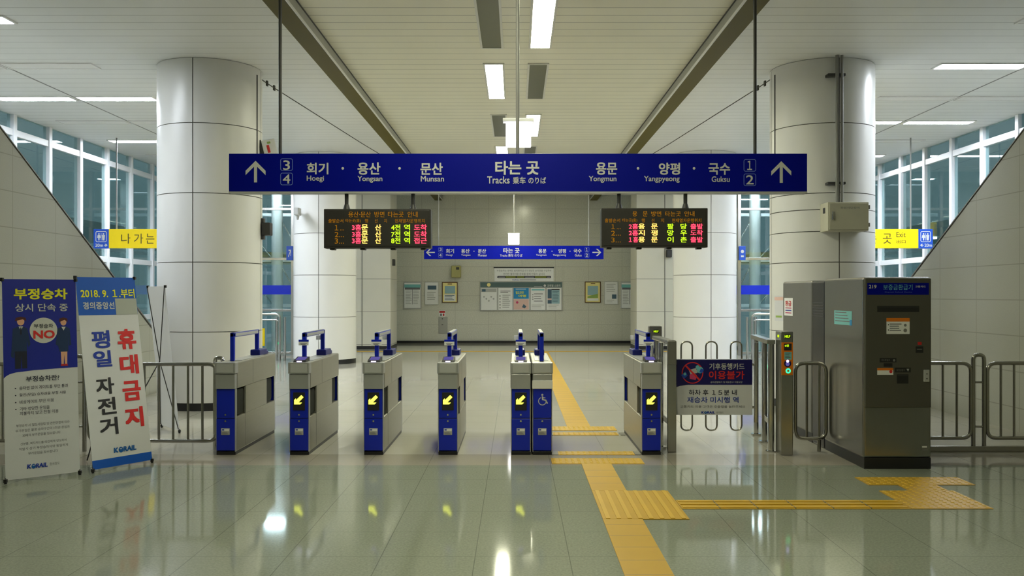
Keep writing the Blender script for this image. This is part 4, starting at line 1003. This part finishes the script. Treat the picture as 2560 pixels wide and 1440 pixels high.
# ------------------------------------------------------------------ tactile paving
def paver(x0, x1, y0, y1, dots, n, label, grp='tactile paving strips'):
    q = MB(); q.box(x0, x1, y0, y1, 0, .006, 'tactile', .001)
    if dots == 'bars_y':
        step = .075; k = int((x1-x0)/step)
        for i in range(k): q.box(x0+(i+.3)*(x1-x0)/k, x0+(i+.7)*(x1-x0)/k, y0+.01, y1-.01, .006, .011, 'tactile_ridge')
    elif dots == 'bars_x':
        k = max(3, int((y1-y0)/.075))
        for i in range(k): q.box(x0+.01, x1-.01, y0+(i+.3)*(y1-y0)/k, y0+(i+.7)*(y1-y0)/k, .006, .011, 'tactile_ridge')
    elif dots == 'dots':
        step = .06; kx = int((x1-x0)/step); ky = int((y1-y0)/step)
        for i in range(kx):
            for j in range(ky):
                cx, cy = x0+(i+.5)*(x1-x0)/kx, y0+(j+.5)*(y1-y0)/ky
                q.cyl((cx, cy, .006), (cx, cy, .011), .018, 'tactile_ridge', 7, .012)
    # joints between the slabs
    if y1-y0 > 1.0:
        yy = y0+.3
        while yy < y1-.05: q.box(x0, x1, yy-.002, yy+.002, .0055, .0064, 'threshold'); yy += .3
    if x1-x0 > 1.2 and dots == 'bars_x':
        xx = x0+.3
        while xx < x1-.05: q.box(xx-.003, xx+.003, y0, y1, .0055, .0115, 'threshold'); xx += .3
    tag(q.build('tactile_strip'), label, 'tactile paving', grp)
paver(.655, .955, 2.2, 6.86, 'plain', 0, 'yellow tactile strip running towards the viewer from the junction slabs')
paver(.655, 1.31, 6.865, 7.86, 'bars_y', 0, 'ribbed yellow junction slabs where the strips meet')
paver(.655, .955, 7.865, 9.11, 'plain', 0, 'yellow tactile strip between the junction slabs and the gate line')
paver(1.315, 3.13, 7.20, 7.50, 'bars_x', 0, 'yellow strip running sideways towards the refund machine')
paver(3.135, 3.78, 7.20, 7.86, 'dots', 0, 'dotted yellow slab square at the end of the sideways strip')
paver(3.40, 3.74, 7.865, 8.095, 'dots', 0, 'dotted yellow slab joining the square to the machine row')
paver(3.14, 4.09, 8.10, 8.44, 'dots', 0, 'dotted yellow slab row in front of the refund machine')
paver(.36, 1.29, 9.115, 9.42, 'dots', 0, 'dotted yellow slab row just before the wide gate lane')
paver(.45, 1.26, 9.62, 9.82, 'dots', 0, 'narrow yellow row at the mouth of the wide gate lane')
paver(.43, 1.24, 10.97, 11.17, 'dots', 0, 'narrow yellow row at the inner end of the wide gate lane')
paver(.40, 1.26, 11.34, 11.68, 'dots', 0, 'dotted yellow slab row just past the wide gate lane')
paver(.655, .955, 11.685, 26.9, 'plain', 0, 'long yellow tactile strip leading from the gates to the end wall')
paver(-6.1, 6.1, 26.95, 27.25, 'plain', 0, 'yellow tactile line crossing the hall before the end wall')
for y, lab in ((9.62, 'near'), (10.97, 'inner')):
    for x0, x1, sd in ((.382, .449, 'wheelchair gate'), (1.262, 1.32, 'last arrow gate')):
        q = MB(); q.box(x0, x1, y, y+.2, 0, .007, 'threshold'); tag(q.build('threshold_plate'), 'grey floor plate at the %s end of the lane by the %s' % (lab, sd), 'floor plate', 'lane floor plates')

# ------------------------------------------------------------------ display banners
def banner(name, label, BL, BR, nback, t, h, draw, foot_m='black', mats='banner_white'):
    BL, BR = Vector(BL), Vector(BR); U = (BR-BL); wid = U.length; U = U.normalized()
    nb = Vector((-U.y, U.x, 0)); up = (Vector((0, 0, h))+nb*t); L = up.length; V = up.normalized()
    c = (BL+BR)/2; root = thing(name, label, 'banner', (c.x, c.y, 0), 'free standing banners')
    O = BL+V*.03; N_ = U.cross(V).normalized()
    q = MB(); P = [O, O+U*wid, O+U*wid+V*(L-.03), O+V*(L-.03)]; q.prism(P, -N_*.003, mats)
    plane = (O, U, V); draw(q, plane, wid, L-.03); sh = q.build('printed_sheet', root)
    mid = O+U*wid*.5+V*L*.47-N_*.05
    for a in (O, O+U*wid):
        ft = Vector((a.x, a.y, 0)) + (-N_*0.0)
        q = MB(); top = P[2] if a is O else P[3]; ftp = Vector((a.x, a.y, .012))
        q.tube([ftp, a+V*.02, a+V*.02-N_*.012, mid, top-V*.01-N_*.012], .006, 'dark_grey', 8); q.build('pole', root)
        q = MB(); q.cyl(Vector((a.x, a.y, 0)), Vector((a.x, a.y, .03)), .013, 'black', 10, .009); q.build('rubber_foot', root)
    q = MB(); q.cyl(mid, Vector((c.x, c.y, .012))+nb*.62, .007, 'dark_grey', 8); q.build('rear_leg', root)
    for a in (P[2], P[3], P[0], P[1]):
        q = MB(); q.box(a.x-.014, a.x+.014, a.y-.014, a.y+.014, a.z-.02, a.z+.012, 'black', .004); q.build('corner_clip', root)
    return root
def d1(q, p, w, h):
    X = lambda u: u*w; Zv = lambda v: (1-v)*h
    def R(u0, v0, u1, v1, m, hh=.001): q.rect(p, X(u0), X(u1), Zv(v1), Zv(v0), m, hh)
    def T(s, u0, v0, u1, v1, m, b=.012, hh=.003): q.text(p, s, X(u0), X(u1), Zv(v1), Zv(v0), m, b, hh)
    def Pg(pts, m, hh=.0022): q.flat(p, [(X(a), Zv(b)) for a, b in pts], m, hh)
    Pg([(0, .498), (.03, .487), (.08, .477), (.16, .470), (.4, .463), (.7, .460), (1, .458), (1, 0), (0, 0)], 'banner_blue', .001)
    T('부정승차', .15, .047, .88, .103, 'banner_yellow', .028); T('상시 단속 중', .165, .125, .88, .165, 'sign_white', .014)
    q.disc(p, X(.54), Zv(.262), .118, .118, 'sign_white', .002, 36)
    T('부정승차', .41, .228, .67, .250, 'text_dark', .008, .004); T('NO', .40, .262, .69, .304, 'red', .03, .004)
    # uniformed man
    q.disc(p, X(.235), Zv(.215), .030, .036, 'skin', .0023); Pg([(.16, .212), (.17, .196), (.235, .190), (.30, .196), (.31, .212), (.26, .204)], 'hair', .0026)
    Pg([(.14, .40), (.10, .39), (.13, .25), (.22, .238), (.25, .238), (.32, .25), (.36, .33), (.33, .345), (.31, .31), (.31, .365), (.15, .365)], 'uniform', .0024)
    Pg([(.15, .365), (.31, .365), (.31, .452), (.245, .452), (.235, .385), (.225, .452), (.15, .452)], 'uniform_dark', .0025)
    Pg([(.205, .239), (.265, .239), (.235, .262)], 'sign_white', .0027); Pg([(.228, .245), (.242, .245), (.248, .275), (.235, .285), (.222, .275)], 'uniform_dark', .0028)
    # uniformed woman
    q.disc(p, X(.815), Zv(.222), .026, .032, 'skin', .0023); Pg([(.755, .222), (.76, .203), (.815, .197), (.87, .203), (.875, .222), (.83, .210)], 'hair', .0026)
    Pg([(.735, .345), (.70, .335), (.73, .255), (.79, .244), (.84, .244), (.90, .255), (.92, .34), (.885, .345), (.88, .30), (.875, .375), (.755, .375)], 'uniform', .0024)
    Pg([(.77, .375), (.86, .375), (.855, .440), (.825, .445), (.815, .39), (.805, .445), (.775, .440)], 'skin', .0025); Pg([(.77, .438), (.86, .438), (.865, .448), (.765, .448)], 'red_deep', .0027)
    Pg([(.785, .246), (.845, .246), (.815, .265)], 'sign_white', .0027)
    T('부정승차란?', .29, .492, .74, .520, 'text_dark', .012)
    for i, (s, v0, u1) in enumerate((('승차권 없이 게이트를 무단 통과', .541, .86), ('할인(무임) 승차권을 부정 사용', .576, .83), ('비상게이트 무단 이용', .611, .66), ('기타 정당한 운임을', .645, .60))):
        T(s, .20, v0, u1, v0+.018, 'text_dark', .004); q.disc(p, X(.15), Zv(v0+.009), .006, .006, 'text_dark', .002, 10)
    T('지불하지 않고 전철 이용', .20, .668, .72, .686, 'text_dark', .004)
    for s, v0, u0, u1, b in (('부정승차 시 철도사업법 및 관련규정에 따라', .730, .15, .87, 0), ('부가운임은 물론 승차구간의 1회권 운임과', .755, .14, .87, 0), ('30배의 부가운임을 징수합니다', .780, .23, .74, 0), ('신분증, 복지카드를 타인에게 양도하여', .822, .2, .82, 0), ('적발시 상기 부정승차자와 동일하게', .847, .18, .84, 0), ('부가운임을 징수합니다', .872, .30, .70, 0)):
        T(s, u0, v0, u1, v0+.014, 'text_grey', b)
    korail(q, p, X(.28), X(.555), Zv(.955), Zv(.933), 'text_blue'); T('한국철도', .585, .936, .72, .950, 'text_grey', .0)
F1 = (PX(14, FY(1210)), FY(1210), 0.0); F2 = (PX(200, FY(1187)), FY(1187), 0.0)
banner('display_banner', 'upright banner with blue top half and two uniformed figures', F1, F2, None, .14, 1.84, d1)
def d2(q, p, w, h):
    X = lambda u: u*w; Zv = lambda v: (1-v)*h
    def R(u0, v0, u1, v1, m, hh=.001): q.rect(p, X(u0), X(u1), Zv(v1), Zv(v0), m, hh)
    def T(s, u0, v0, u1, v1, m, b=.012, hh=.003): q.text(p, s, X(u0), X(u1), Zv(v1), Zv(v0), m, b, hh)
    R(0, 0, 1, .203, 'banner_sky'); R(0, .955, 1, 1, 'banner_sky')
    T('2018. 9. １.부터', .06, .062, .97, .112, 'banner_yellow', .02); T('경의중앙선', .08, .133, .60, .172, 'sign_white', .02); R(.62, .115, .995, .203, 'banner_patch', .002)
    for s, v0, v1, m in (('평', .285, .380, 'text_blue'), ('일', .392, .478, 'text_blue'), ('자', .535, .622, 'text_black'), ('전', .640, .728, 'text_black'), ('거', .745, .835, 'text_black')):
        T(s, .17, v0, .47, v1, m, .025)
    for s, v0, v1 in (('휴', .282, .392), ('대', .422, .527), ('금', .563, .670), ('지', .705, .812)): T(s, .60, v0, .92, v1, 'red', .035)
    korail(q, p, X(.36), X(.74), Zv(.932), Zv(.905), 'korail_blue')
G1 = (PX(233, FY(1183)), FY(1183), 0.0); G2 = (PX(381, FY(1157)), FY(1157), 0.0)
banner('display_banner', 'leaning banner with large red and blue vertical lettering', G1, G2, None, .30, 1.87, d2)
# third banner, seen from behind beyond the railing
def d3(q, p, w, h):
    pass
H1 = (-4.05, 11.05, 0.0); H2 = (-4.33, 11.72, 0.0)
root = banner('display_banner', 'pale banner seen from its back beyond the steel railing', (-4.12, 11.15, 0), (-4.52, 11.62, 0), None, .176, 1.80, d3, mats='sheet_back')
